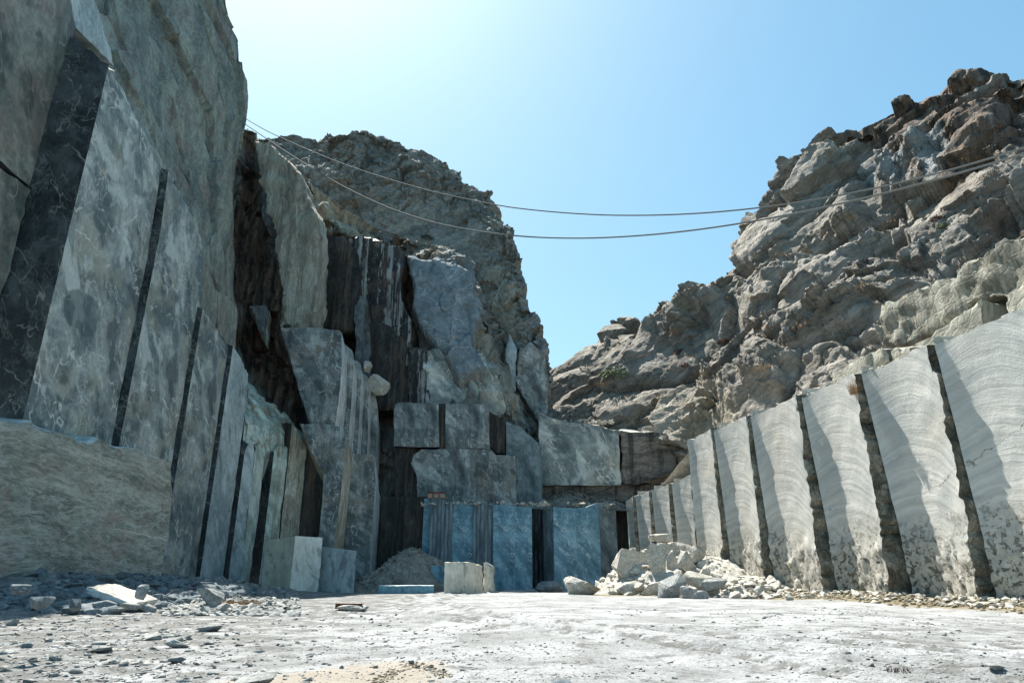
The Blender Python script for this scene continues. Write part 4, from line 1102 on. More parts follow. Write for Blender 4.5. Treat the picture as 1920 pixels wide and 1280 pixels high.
W2 = 'blue faces of the lowest cut tier'
def low(y, poly, mats, label, **k):
    return wal(y, poly, mats, label, g=W2, down=-0.5, **k)
low(69, [(716, 930), (766, 930)], [M['stain']], 'black brown recess at the left end of the lowest tier', seed=50)
low(66.2, [(760, 932), (808, 930)], [M['stain'], M['wall_blue'], M['stain']], 'black stained face with pale blue streaks behind the gravel heap', seed=51)
low(65.2, [(795, 935), (809, 932)], [M['wall_blue']], 'narrow pale blue pillar behind the gravel heap', thick=2, seed=52)
low(64.6, [(808, 934), (830, 936), (849, 941)], [M['ribbed'], M['wall_teal']], 'drilled brown grey face with upright grooves', seed=53)
low(64.9, [(849, 943), (870, 941), (888, 943)], [M['wall_blue']], 'smooth blue face between two drilled faces', seed=54)
low(64.5, [(888, 943), (906, 944), (925, 945)], [M['ribbed'], M['wall_teal']], 'second drilled grooved face, behind the cream block', seed=55)
low(64.2, [(925, 945), (950, 946), (965, 947)], [M['wall_blue']], 'bright blue face with curling white veins', seed=56)
low(64.35, [(963, 948), (980, 949), (997, 951)], [M['wall_blue'], M['wall_blue']], 'blue face ending at the sharp corner', seed=57)
low(67.6, [(996, 952), (1021, 955)], [M['ribbed_dark']], 'black grooved recess beside the sharp blue corner', seed=58)
low(((2.6, 67.4), (4.0, 64.8)), [(1018, 955), (1038, 950)], [M['wall_teal'], M['wall_blue']], 'shaded side face right of the black recess', thick=1.2, seed=59)
low(((4.0, 64.8), (8, 65.6)), [(1037, 950), (1060, 951), (1079, 951)], [M['wall_blue']], 'light blue face with a pale left edge', seed=60)
low(((4.0, 65.0), (10.5, 67.4)), [(1079, 951), (1100, 949), (1122, 942)], [M['wall_blue'], M['wall_teal']], 'blue face with faint upright stripes', seed=61)
low(((4.0, 65.1), (10.5, 68.0)), [(1122, 942), (1140, 940), (1154, 940)], [M['wall_teal']], 'dull grey blue face at the right of the lowest tier', seed=62)
low(71, [(1148, 940), (1175, 938)], [M['stain']], 'dark brown gap at the foot of the small sunlit wall', seed=63)

# ------------------------------------------------------------------ right: scalloped saw-cut wall
def wallx(y): return 15.0 + (58.0 - y) * 0.2286
def panel(parent, y0, y1, d0, ztop0, ztop1, idx, mats, basez=-0.5, label=None, bend=0.3):
    """one sawn panel: from its recessed far corner (y0, d0 behind the line) to its proud near corner (y1)"""
    nz, nx = 56, 40
    t = np.linspace(0, 1, nx); zz = np.linspace(0, 1, nz)
    T, Zt = np.meshgrid(t, zz)
    Y = y0 + (y1 - y0) * T
    rec = d0 * (1 - T)
    ztop = ztop0 + (ztop1 - ztop0) * T + 0.25 * fbm(np.stack([Y * 0.8, T * 0, T * 0 + idx], -1), 3, 90)
    Z = basez + (ztop - basez) * Zt
    P3 = np.stack([Y * 0.5, Z * 0.5, np.full_like(Y, idx * 3.3)], -1)
    hollow = bend * np.sin(math.pi * T ** 0.62)            # concave scallop, deepest just past the step
    foot = smooth(Z + 1.6 * fbm(P3 * 0.8, 2, 8), 3.6, 2.6)
    raw = foot * (0.65 * (billow(P3 * 2.6, 5, 33, 0.65) - 0.25) + 0.12)
    X = np.array(wallx(Y)) + rec * (1.6 - 1.1 * Z / 12) + hollow * (1.15 - .25 * Z / 12) - raw + 0.06 * fbm(P3 * 2, 3, 91)
    # ragged near edge
    jag = (np.abs(fbm(np.stack([Z * 1.1, Z * 0 + idx * 5.1, T * 0], -1), 5, 92, 0.65)) * 1.3 + 0.7 * np.maximum(0, vnoise(np.stack([Z * 0.4, Z * 0 + idx * 2.7, T * 0], -1), 93))) * smooth(T, 0.93, 1.0)
    Y = Y + jag
    G = np.stack([X, Y, Z], -1)
    # near side face, going back into the rock, rough
    back = []
    for k, s in enumerate(np.linspace(0, 1, 9)[1:]):
        e = G[:, -1].copy()
        e[:, 0] += s * 4.0
        e[:, 1] += 0.5 * s + (0.3 * fbm(np.stack([e[:, 0] * 1.3, e[:, 2] * 1.1, e[:, 2] * 0 + idx], -1), 4, 95)) * min(1, s * 6)
        back.append(e[:, None])
    G2 = np.concatenate([G] + back, 1)
    # top face going back
    top = []
    for s in np.linspace(0, 1, 6)[1:]:
        e = G2[-1].copy(); e[:, 0] += s * 5.0 * (np.arange(G2.shape[1]) < nx); e[:, 2] += 0.5 * s + 0.15 * fbm(e * 1.0, 3, 96)
        top.append(e[None])
    G2 = np.concatenate([G2] + top, 0)
    R, C = G2.shape[:2]
    Fc = grid_faces(R, C, flip=True)
    col = np.tile(np.arange(C - 1), R - 1); row = np.repeat(np.arange(R - 1), C - 1)
    midx = np.where(row >= nz - 1, 2, np.where(col >= nx - 1, 1, 0))
    s = (T - 0.35) * abs(y1 - y0)
    UV = np.zeros((R, C, 2)); UV[:nz, :nx, 0] = s; UV[..., 1] = G2[..., 2]
    loc = (wallx(y1), y1, 0.0)
    o = link_mesh('wall_panel', G2.reshape(-1, 3), Fc, mats, (0, 0, 0), midx=midx, uv=UV.reshape(-1, 2), sharp=40)
    o.parent = parent
    o.matrix_parent_inverse = Matrix.Translation(-Vector(parent.location))
    return o

wall = empty('cut_rock_wall', (18, 44, 0))
tag(wall, 'long pale sawn marble wall of scalloped upright panels on the right', 'cut wall')
corn = [57.4, 53.2, 48.0, 42.3, 37.0, 31.7, 26.4, 21.0, 15.5]
deps = [0.1, 0.36, 0.38, 0.56, 0.72, 0.38, 0.46, 0.4]
pm = [M['panel'], M['panel_edge'], M['rock_pale']]
for k in range(8):
    zt = 12.2 + 0.2 * math.sin(k * 1.7)
    panel(wall, corn[k], corn[k + 1], deps[k], 12.35, 12.45, k + 1, pm)
# end face of the wall toward the small sunlit wall
wall2 = empty('cut_rock_wall', (13, 63, 0))
tag(wall2, 'low sunlit pale wall of narrow panels behind the heap of fallen rocks', 'cut wall')
def wallx2(y): return 11.1 + (68.0 - y) * 4.4 / 9.0
_w1 = wallx
rat = [0.163, 0.1775, 0.202, 0.232, 0.266]
ys2 = [(11.1 + 68 * 4.4 / 9) / (r + 4.4 / 9) for r in rat]
tops2 = [8.2, 8.5, 8.8, 9.1, 9.6]
wallx = wallx2
for k in range(4):
    panel(wall2, ys2[k], ys2[k + 1], 0.3, tops2[k], tops2[k + 1], 20 + k, pm, bend=0.12)
wallx = _w1

# rock shelf on top of the right wall (the quarry level above it)
shelf_pts = []
ya = np.linspace(12, 66, 60); xb = np.linspace(0, 1, 24)
YY, SS = np.meshgrid(ya, xb, indexing='ij')
XX = np.where(YY < 57.4, 15.0 + (58 - YY) * 0.2286, 15.1 + (57.4 - YY) * 0.35) + 1.6 + SS * 16
ZZ = 12.1 + 0.15 * fbm(np.stack([XX, YY, XX * 0], -1) * 0.8, 3, 12) + SS ** 2 * 1.5 - smooth(YY, 58, 66) * 3
o = link_mesh('ledge', np.stack([XX, YY, ZZ], -1).reshape(-1, 3), grid_faces(60, 24, flip=True), [M['rock_pale']], sharp=0)
tag(o, 'pale gravelly ledge on top of the sawn wall', kind='structure')

# olive cut wall above
prism('cut_rock_wall', ((27.3, 30), (25.6, 44)), [(1648, 565), (1674, 566), (1700, 545), (1730, 536), (1760, 520), (1784, 518), (1800, 496), (1843, 476), (1880, 448), (1920, 440), (2060, 380), (2060, 560), (1890, 556), (1840, 558), (1756, 620), (1703, 650), (1655, 652)],
      [M['olive_cut']], thick=4, dice=0.3, rough=0.28, chip=0.5, rf=0.9, seed=70, label='olive streaked cut wall set back above the pale wall at right', cat='cut wall')
LG = 'angular ledge blocks above the pale wall'
for poly, pl, lb, sd in (
    ([(1703, 650), (1756, 620), (1840, 560), (1843, 640), (1800, 660), (1700, 690)], ((25.9, 33), (24.6, 40)), 'long wedge-shaped pale block under the olive cut wall', 71),
    ([(1888, 556), (1925, 522), (2040, 470), (2040, 580), (1890, 610)], ((25.6, 27), (25.3, 33)), 'pale block at the right edge under the olive cut wall', 72),
    ([(1560, 700), (1590, 680), (1628, 662), (1632, 690), (1562, 735)], ((22.5, 38), (22.0, 44)), 'first small olive panel peeking above the pale wall', 73),
    ([(1629, 660), (1660, 652), (1666, 680), (1630, 700)], ((22.7, 38), (22.4, 42)), 'second small olive panel peeking above the pale wall', 74),
    ([(1666, 650), (1704, 650), (1706, 670), (1666, 680)], ((23.0, 36), (22.7, 40)), 'third small olive panel peeking above the pale wall', 75)):
    prism('rock_block', pl, poly, [M['ledge'], M['olive_cut'], M['ledge']], thick=2.2, dice=0.3, rough=0.1, chip=0.3, seed=sd, label=lb, cat='rock block', group=LG)

# ------------------------------------------------------------------ loose blocks and boulders
def cutblock(name, corners, h, mats, label, dz=(0, 0, 0, 0), chip=0.06, rough=0.02, seed=0, base=None, cat='stone block', group=None, dice=0.25, rf=0.8):
    """sawn block on four plan corners (near-left, near-right, far-right, far-left)"""
    c = [np.array([x, y]) for x, y in corners]
    z0 = (min(gz(*p) for p in c) - 0.15) if base is None else base
    bm = bmesh.new()
    lo = [bm.verts.new((p[0], p[1], z0)) for p in c]
    hi = [bm.verts.new((p[0], p[1], z0 + h + e)) for p, e in zip(c, dz)]
    bm.faces.new(lo[::-1]); bm.faces.new(hi)
    for i in range(4):
        j = (i + 1) % 4
        bm.faces.new((lo[i], lo[j], hi[j], hi[i]))
    bmesh.ops.recalc_face_normals(bm, faces=bm.faces)
    for f in bm.faces:
        nn = f.normal
        f.material_index = 2 if nn.z > .5 else (1 if nn.x > 0.45 else 0)
    for ax in ((1, 0, 0), (0, 1, 0), (0, 0, 1)):
        pr = [v.co.dot(Vector(ax)) for v in bm.verts]; l, hgh = min(pr), max(pr)
        m = max(1, int((hgh - l) / dice))
        for q in range(1, m):
            bmesh.ops.bisect_plane(bm, geom=bm.verts[:] + bm.edges[:] + bm.faces[:], plane_co=Vector(ax) * (l + (hgh - l) * q / m), plane_no=Vector(ax), dist=1e-5)
    bm.normal_update(); bm.verts.index_update()
    V = np.array([v.co for v in bm.verts]); N = np.array([v.normal for v in bm.verts])
    ed = np.zeros(len(V))
    for e in bm.edges:
        if len(e.link_faces) == 2 and e.calc_face_angle(0) > 0.6:
            for v in e.verts: ed[v.index] = 1
    V = V + N * (fbm(V * rf, 4, seed) * rough * 2)[:, None] - N * (ed * chip * np.abs(vnoise(V * 3.1, seed + 2)) * 1.5)[:, None]
    loc = np.array([np.mean([p[0] for p in c]), np.mean([p[1] for p in c]), z0])
    for v, q in zip(bm.verts, V): v.co = q - loc
    for f in bm.faces: f.smooth = True
    me = bpy.data.meshes.new(name); bm.to_mesh(me); bm.free()
    for m in (list(mats) + [mats[-1]] * 3)[:3]: me.materials.append(m)
    me.set_sharp_from_angle(angle=math.radians(40))
    o = bpy.data.objects.new(name, me); COL.objects.link(o); o.location = loc
    return tag(o, label, cat, group)

def px(u, v, Y=None):
    p = at(u, v, Y)
    return (p[0], p[1])
# two-tone pair by the left group
p0 = at(487, 1110, 56)
a_ = px(487, 1110, 56.0); b_ = px(543, 1112, 54.6); c_ = px(597, 1105, 57.2)
d_ = (a_[0] + c_[0] - b_[0], a_[1] + c_[1] - b_[1])
def top_h(u, v, Y): return at(u, v, Y)[2]
hb = top_h(543, 1004, 54.6)
cutblock('stone_block', [a_, b_, c_, d_], hb + 0.15 + 0.0, [M['block_green'], M['block_light'], M['block_blue']], 'tall two-toned cut block with a lighter right face at the left of the pair', dz=(-.3, 0, 0.0, 0), seed=101, base=-0.15)  # right face coloured paler, bounce light put into the stone tone
e_ = px(586, 1110, 58.8); f_ = px(663, 1113, 56.4)
cutblock('stone_block', [e_, f_, (f_[0] - 0.8, f_[1] + 2.6), (e_[0] - 0.8, e_[1] + 2.6)], top_h(663, 1032, 56.4) + .15, [M['block_blue'], M['block_blue'], M['block_blue']], 'lower blue grey cut slab leaning right of the two-toned block', dz=(top_h(598, 1022, 58.4) - top_h(663, 1032, 56.4), 0, 0, .3), seed=102, base=-0.15)
cutblock('stone_block', [px(664, 1112, 60), px(691, 1112, 61), px(693, 1112, 63), px(664, 1112, 63)], 1.9, [M['wall_teal']], 'dark wedge of stone right of the blue grey slab', dz=(0, -1.3, -1.3, 0), seed=103, base=-0.15)
# low blue slab
cutblock('stone_slab', [px(709, 1113, 53), px(813, 1114, 53), px(813, 1114, 55.5), px(710, 1114, 55.5)], top_h(760, 1097, 53) + .15, [M['block_teal'], M['block_teal'], M['block_blue']], 'low flat blue slab in front of the gravel heap', seed=104, base=-0.15, cat='stone slab')
cutblock('stone_block', [px(806, 1112, 58), px(833, 1112, 57.6), px(835, 1112, 60), px(808, 1112, 60)], top_h(820, 1060, 58) + .15, [M['block_teal'], M['block_teal'], M['block_blue']], 'upright blue slab half hidden behind the cream block', seed=105, base=-0.15)
# cream block and its narrow neighbour
a_ = px(831, 1115, 54.2); b_ = px(880, 1116, 53.2); c_ = px(905, 1115, 55.2)
cutblock('stone_block', [a_, b_, c_, (a_[0] + c_[0] - b_[0], a_[1] + c_[1] - b_[1])], top_h(878, 1053, 53.2) + .15, [M['block_cream'], M['block_cream'], M['block_cream']], 'cream layered cut block standing on the quarry floor', dz=(0, 0, -.25, -.2), chip=0.12, rough=0.06, rf=2.0, seed=106, base=-0.15)
a_ = px(906, 1114, 55.6); b_ = px(922, 1114, 55.3); c_ = px(928, 1114, 56.6)
cutblock('stone_block', [a_, b_, c_, (a_[0] + c_[0] - b_[0], a_[1] + c_[1] - b_[1])], top_h(915, 1054, 55.4) + .15, [M['block_cream'], M['block_cream'], M['rock_grey']], 'narrow rough cream block right behind the layered cream block', chip=0.3, rough=0.12, rf=1.5, seed=107, base=-0.15, dz=(0, -.3, -.3, .1))

rng = np.random.default_rng(7)
def place_rock(u, v, Y, wpx, hpx, mat, label, name='boulder', cat='boulder', group=None, depth=0.8, rot=None, cuts=11, rough=0.05, flat=0.62, z=None, sink=0.1, level=4):
    """rock whose foot is seen at (u, v) at distance Y, wpx wide and hpx tall in photo pixels"""
    p = at(u, v, Y)
    m = (Y * CP + (p[2] - CAMZ) * SP) / F
    w, h = wpx * m * 0.5 / 0.95, hpx * m * 0.5 / 0.9
    base = p[2] if z is None else z
    return rock(name, (p[0], p[1], base), (w, w * depth, h), rng, mat, rot=rot, level=level, label=label, cat=cat, group=group, cuts=cuts, rough=rough, flat=flat, sink=sink)

place_rock(1097, 1117, 52.5, 80, 52, M['rock_pale'], 'large rounded pale boulder alone before the blue wall', rot=(0.1, -0.15, 0.4), cuts=14, flat=0.55)
place_rock(1028, 1113, 58, 60, 26, M['rock_dark'], 'flat dark boulder lying at the foot of the blue wall', rot=(0, 0, 0.2))
place_rock(945, 1113, 60, 36, 12, M['rock_dark'], 'small bluish rock at the foot of the sharp blue corner', rot=(0, 0, 0.2))
place_rock(1000, 1113, 60, 40, 10, M['rock_grey'], 'thin grey rock left of the flat dark boulder', rot=(0, 0, 0.2))
# boulders lodged beside the upper blocks
for u, v, Y, w, h, lb, rt in ((686, 697, 70.4, 26, 22, 'small pale boulder lodged on the narrow blocks', (0, 0.2, 1.0)), (708, 742, 71.0, 44, 40, 'larger slanted boulder perched below the small one on the narrow blocks', (0.1, 0.55, 0.2))):
    place_rock(u, v, Y, w, h, M['rock_pale'], lb, group='boulders lodged on the narrow blocks', rot=rt, sink=0.0, flat=0.5)

# fallen rocks heap right of centre
H_ = 'fallen rocks of the heap before the sawn wall'
heap = [ # u, v foot, Y, w, h, material, label, rot
 (1195, 1100, 53.5, 90, 72, 'rock_pale', 'bulky pale boulder at the left of the heap', (0.1, 0.3, 0.3)),
 (1190, 1120, 51.5, 70, 36, 'rock_pale', 'wide ridged rock low at the left end of the heap', (0, 0.1, 0.2)),
 (1188, 1050, 56.5, 28, 26, 'rock_pale', 'small square rock high on the left of the heap', (0.3, 0.6, 0.3)),
 (1233, 1085, 51.8, 44, 66, 'rock_pale', 'tall pointed fin-shaped rock in the middle of the heap', (0.0, -0.1, 0.0)),
 (1262, 1078, 52.3, 34, 56, 'rock_pale', 'second pointed rock right of the tall fin', (0, 0.2, 0.4)),
 (1250, 1052, 54.0, 70, 34, 'rock_pale', 'white rock behind the two pointed rocks', (0.1, 0.1, 0.3)),
 (1262, 1130, 45.5, 76, 52, 'rock_grey', 'leaning grey slab with a smooth flat face at the front of the heap', (0.5, -0.55, 0.2)),
 (1232, 1115, 48.5, 42, 26, 'rock_pale', 'rounded rock left of the leaning grey slab', (0, -0.3, 0.2)),
 (1315, 1112, 46.5, 80, 36, 'rock_pale', 'broad layered rock right of the leaning slab', (0.1, 0.3, 0.2)),
 (1340, 1108, 45.5, 54, 24, 'rock_grey', 'overhanging rock at the right of the heap', (0, -0.15, 0.1)),
 (1300, 1128, 44.0, 60, 34, 'rock_grey', 'low grey rock under the broad layered rock', (0.2, 0.3, 0.5)),
 (1318, 1133, 42.5, 46, 24, 'rock_grey', 'flat smooth stone at the right foot of the heap', (0.3, 0.3, 0.5)),
 (1288, 1075, 51.5, 36, 46, 'rock_pale', 'slanted pale rock against the sawn wall', (0.1, -0.5, 0.2)),
 (1305, 1060, 52.5, 44, 40, 'rock_pale', 'angular rock touching the left end of the sawn wall', (0.1, 0.2, 0.5)),
 (1245, 1018, 57.0, 46, 20, 'rock_pale', 'flat yellowish rock on top of the heap', (0, 0.08, 0.1)),
 (1226, 1014, 57.3, 30, 14, 'rock_pale', 'thin rock beside the flat one topping the heap', (0, -0.1, 0.4)),
 (1275, 1040, 55.5, 60, 24, 'rock_pale', 'long flat rock near the top right of the heap', (0, 0.1, 0.1)),
 (1235, 1040, 55.8, 20, 24, 'rock_pale', 'slim upright rock near the top of the heap', (0, 0.5, 0.3)),
 (1210, 1062, 54.5, 30, 24, 'rock_brown', 'brownish rock in the hollow left of the fin', (0, 0.2, 0.7)),
 (1165, 1085, 57.0, 40, 30, 'rock_dark', 'bluish shaded rock left behind the heap', (0, 0.2, 0.7)),
 (1160, 1110, 54.0, 40, 22, 'rock_dark', 'low shaded rock between the lone boulder and the heap', (0, 0.2, 0.1)),
 (1212, 1120, 49.5, 28, 16, 'rock_pale', 'small white rock in front of the bulky boulder', (0, 0.1, 0.7)),
 (1180, 1122, 50.0, 24, 14, 'rock_pale', 'small white rock at the left toe of the heap', (0, 0.1, 0.3)),
 (1200, 1108, 50.5, 30, 18, 'rock_pale', 'small bright rock wedged under the bulky boulder', (0, 0.3, 0.9)),
]
for u, v, Y, w, h, m, lb, rt in heap:
    place_rock(u, v, Y, w, h, M[m], lb, name='rock', cat='rock', group=H_, rot=rt, level=3, cuts=13, flat=0.5, depth=0.6 if 'fin' not in lb and 'pointed' not in lb else 0.35, sink=0.05)

def mound(name, pts, mat, label, amp=0.25, n=90, seed=0, sharp=0, kind='stuff', cat=None, fr=1.1):
    """heap of debris: list of (x, y, radius, height) bumps over the ground"""
    P = np.array(pts)
    x0, x1 = (P[:, 0] - P[:, 2]).min(), (P[:, 0] + P[:, 2]).max()
    y0, y1 = (P[:, 1] - P[:, 2]).min(), (P[:, 1] + P[:, 2]).max()
    X, Y = np.meshgrid(np.linspace(x0, x1, n), np.linspace(y0, y1, n))
    g = ground_height(X, Y)
    base = pts[0][4] if len(pts[0]) > 4 else None
    Z = np.zeros_like(X)
    for q in pts:
        r = np.hypot(X - q[0], Y - q[1]) / q[2]
        Z = np.maximum(Z, q[3] * np.maximum(0, 1 - r ** 1.45))
    Q = np.stack([X, Y, Z], -1)
    Z2 = Z + smooth(Z, 0.0, 0.3) * amp * (billow(Q * fr, 4, seed) * 2.2 - 0.4)
    Zb = (g if base is None else base) - 0.08
    V = np.stack([X, Y, Zb + Z2], -1)
    o = link_mesh(name, V.reshape(-1, 3), grid_faces(n, n), [mat], sharp=sharp)
    return tag(o, label, cat, kind=kind), (lambda x, y: None)

def pxg(u, v, Y): p = at(u, v, Y); return p[0], p[1]
hx, hy = pxg(1250, 1080, 55.5)
mound('rubble', [(hx, hy, 6.0, 3.6), (hx + 2.5, hy - 2, 5.0, 2.6), (hx + 3.2, hy - 7, 4.0, 1.2), (hx - 2, hy - .5, 4.0, 2.0)], M['rock_pale'], 'pale rubble under the fallen rocks before the sawn wall', amp=0.4, seed=3, n=120)
gx, gy = pxg(770, 1100, 60.5)
mound('gravel', [(gx, gy, 4.6, 3.6), (gx + 1.6, gy, 3.8, 2.9), (gx - 2.4, gy, 3.6, 1.9)], M['rock_brown'], 'heap of grey broken gravel behind the low blue slab', amp=0.18, seed=4, n=130, fr=2.5)
# debris on the bench
bx, by = pxg(1070, 935, 70.9)
mound('gravel', [(bx, by + .6, 4.2, 1.9, 7.3), (bx + 3, by + .6, 4, 1.5, 7.3), (bx - 3, by + .6, 3.6, 1.5, 7.3), (bx + 5, by + .6, 3, 1.0, 7.3)], M['rock_brown'], 'slope of debris lying on the bench above the blue wall', amp=0.2, seed=5, n=100, fr=2.0)

def pts_on_mound(cx, cy, R, H, n, rng, base=0.0):
    a = rng.uniform(0, 6.28, n); r = np.sqrt(rng.uniform(0, 1, n))
    x, y = cx + R * r * np.cos(a), cy + R * r * np.sin(a)
    z = base + H * (1 - r ** 1.45)
    return np.stack([x, y, z], 1)
pp = np.concatenate([pts_on_mound(gx, gy, 4.4, 3.5, 500, rng), pts_on_mound(gx + 1.6, gy, 3.6, 2.8, 260, rng), pts_on_mound(gx - 2.4, gy, 3.4, 1.8, 260, rng)])
scatter('gravel', pp, rng.uniform(0.06, 0.2, len(pp)) * rng.choice([1, 1, 1, 1.8], len(pp)), rng, M['rock_brown'], 'loose stones on the grey gravel heap')
pp = np.concatenate([pts_on_mound(bx, by, 4.4, 2.1, 300, rng, 7.4), pts_on_mound(bx + 3, by, 3.8, 1.3, 200, rng, 7.4)])
scatter('gravel', pp, rng.uniform(0.08, 0.22, len(pp)), rng, M['rock_brown'], 'loose stones on the bench above the blue wall')
pp = np.concatenate([pts_on_mound(hx, hy, 6.0, 3.6, 420, rng), pts_on_mound(hx + 2.5, hy - 2, 5, 2.6, 420, rng), pts_on_mound(hx + 3.2, hy - 7, 4.4, 1.2, 420, rng)])
scatter('rubble', pp, rng.uniform(0.08, 0.3, len(pp)) * rng.choice([1, 1, 1, 1.9], len(pp)), rng, M['rock_pale'], 'pale broken stones between the fallen rocks', level=2, cuts=8)

# ------------------------------------------------------------------ left foreground rubble
def field(n, rng, ulim, vlim, dens=None):
    out = []
    while len(out) < n:
        u = rng.uniform(*ulim); v = rng.uniform(*vlim)
        if dens is not None and rng.uniform() > dens(u, v): continue
        p = atz(u, v, 0.1)
        if not (5 < p[1] < 62): continue
        out.append((p[0], p[1]))
    a = np.array(out)
    return np.stack([a[:, 0], a[:, 1], gzv(a[:, 0], a[:, 1])], 1)

# shaded bank at the foot of the olive block
nb_ = 1500
yb = rng.uniform(27, 46, nb_); xb_ = -14.8 - (yb - 27) * 0.06 - np.abs(rng.normal(0, 3.6, nb_)) - 0.5
xb_ = np.maximum(xb_, -25.5)
P_l = np.stack([xb_, yb, gzv(xb_, yb)], 1)
scatter('rubble', P_l, rng.uniform(0.1, 0.3, nb_) * rng.choice([1, 1, 1.4, 2.3], nb_), rng, M['rock_dark'], 'dark shaded rubble bank at the foot of the olive block', level=2, cuts=8)  # dark stone colour also extends the shadow over this bank
P_m = field(1100, rng, (300, 560), (1095, 1150))
scatter('rubble', P_m, rng.uniform(0.07, 0.26, len(P_m)), rng, M['rock_grey'], 'grey broken stones in front of the narrow slabs', level=2, cuts=8)
dens = lambda u, v: max(0.04, 1 - max(0, u - 250) / 380) * (1.0 if v < 1240 else 0.7)
P_n = field(2700, rng, (-60, 760), (1135, 1300), dens)
scatter('gravel', P_n, np.minimum(0.018 + rng.exponential(0.03, len(P_n)), 0.2) * (0.5 + P_n[:, 1] / 28), rng, M['rock_grey'], 'grey stone chips over the left foreground', flatz=(0.25, 0.6))
dens2 = lambda u, v: 0.5 + 0.5 * math.sin(u * 0.011 + v * 0.05) * math.sin(v * 0.07 + u * 0.004)
P_r = field(6500, rng, (560, 2000), (1135, 1300), dens2)
scatter('gravel', P_r, np.minimum(0.012 + rng.exponential(0.016, len(P_r)), 0.12) * (0.4 + P_r[:, 1] / 26), rng, M['rock_grey'], 'small grey chips over the white floor at right', flatz=(0.25, 0.6))
# earth clods and stones along the foot of the sawn wall
n3 = 2600
yw = rng.uniform(20, 55, n3); xw = wallx(yw) + 0.6 - np.abs(rng.normal(0, 1.0, n3))
P_w = np.stack([xw, yw, gzv(xw, yw)], 1)
scatter('rubble', P_w, rng.uniform(0.04, 0.2, n3), rng, M['mud'], 'brown earth clods along the foot of the sawn wall', level=1)
n4 = 500
yw = rng.uniform(20, 50, n4); xw = wallx(yw) + 0.4 - np.abs(rng.normal(0, .7, n4))
scatter('rubble', np.stack([xw, yw, gzv(xw, yw) + .05], 1), rng.uniform(0.08, 0.24, n4), rng, M['rock_pale'], 'pale stones along the foot of the sawn wall', level=2, cuts=8)

# single rocks one can point to
def gr(u, v, w, h, mat, label, **k):
    p = on_ground(u, v)
    return place_rock(u, v, p[1], w, h, M[mat], label, name='rock', cat='rock', **k)
p = on_ground(215, 1128)
gr(388, 1135, 64, 46, 'rock_grey', 'pointed dark grey rock standing in the rubble left of centre', rot=(0.0, 0.25, 0.2), depth=0.7, sink=0.3)
gr(213, 1146, 46, 14, 'rock_grey', 'flat stone under the left end of the tilted slab', rot=(0, 0, 0.1))
gr(243, 1142, 38, 14, 'rock_grey', 'flat stone under the middle of the tilted slab', rot=(0, 0.1, 0.1))
gr(275, 1146, 34, 16, 'rock_grey', 'small pointed stone right of the tilted slab', rot=(0, 0.2, 0.1))
gr(265, 1122, 28, 28, 'rock_grey', 'round stone behind the tilted slab', rot=(0, 0.2, 0.1))
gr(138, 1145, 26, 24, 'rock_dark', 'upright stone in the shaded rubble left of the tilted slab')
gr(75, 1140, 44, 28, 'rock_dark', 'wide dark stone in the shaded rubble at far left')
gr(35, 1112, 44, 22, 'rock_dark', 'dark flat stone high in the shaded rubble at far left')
gr(390, 1184, 50, 14, 'rock_grey', 'long low stone in the middle of the left chips')
gr(288, 1198, 46, 12, 'rock_grey', 'flat pointed stone left of the long low stone')
gr(330, 1214, 46, 16, 'rock_grey', 'pale bedded stone in the left foreground')
gr(190, 1222, 44, 12, 'rock_grey', 'thin flat stone in the left foreground')
gr(215, 1243, 36, 14, 'rock_grey', 'grey stone low in the left foreground')
gr(330, 1243, 40, 10, 'rock_dark', 'dark flat stone low in the left foreground')
gr(50, 1214, 20, 14, 'rock_dark', 'small dark stone near the left edge')
gr(385, 1150, 24, 16, 'rock_grey', 'small block in front of the pointed dark rock')
gr(415, 1147, 24, 20, 'rock_grey', 'small stone right of the block before the pointed rock')
gr(22, 1172, 24, 16, 'rock_grey', 'lone stone at the left edge above the chips')
gr(480, 1290, 110, 26, 'rock_grey', 'cracked grey lump at the bottom edge left of centre', flat=0.5)
gr(640, 1253, 10, 8, 'rock_dark', 'small dark pebble on the sandy patch')
gr(771, 1245, 14, 10, 'rock_dark', 'small dark pebble on the ridge of brown earth')
gr(710, 1158, 12, 7, 'rock_grey', 'small grey pebble right of the rusty beam')
gr(1868, 1256, 32, 14, 'rock_grey', 'triangular grey stone in the right foreground')
gr(1050, 1282, 44, 8, 'rock_dark', 'dark low lump at the bottom edge right of centre')
gr(1424, 1115, 18, 22, 'rock_pale', 'small white triangular stone at the foot of the first groove', rot=(0, 0.3, 0))
gr(1480, 1125, 20, 14, 'rock_pale', 'round white stone at the foot of the second groove')
# brown earth clods ridge on the sandy patch
cl = []
for k in range(260):
    t = rng.uniform(0, 1); b = rng.integers(2)
    u = (700 + 72 * t if b else 845 - 73 * t) + rng.normal(0, 7); v = (1282 - 36 * t if b else 1268 - 24 * t) + rng.normal(0, 3)
    cl.append(on_ground(u, v))
cl = np.array(cl); cl[:, 2] = gzv(cl[:, 0], cl[:, 1])
scatter('gravel', cl, rng.uniform(0.01, 0.05, len(cl)), rng, M['mud'], 'ridges of brown earth crumbs on the sandy patch')

# tilted slab on the rubble
p = at(228, 1120, 29.5)
sl_o = cutblock('stone_slab', [(-1.15, -0.6), (1.25, -0.8), (1.3, 0.7), (-1.0, 0.9)], 0.26, [M['block_blue'], M['rock_pale'], M['rock_pale']], 'flat tilted slab resting on stones in the left rubble', base=-0.13, chip=0.15, rough=0.04, dice=0.12, seed=120, cat='stone slab', rf=1.5)
sl_o.location = (p[0], p[1], p[2] - 0.05); sl_o.rotation_euler = (math.radians(6), math.radians(15), math.radians(-6))

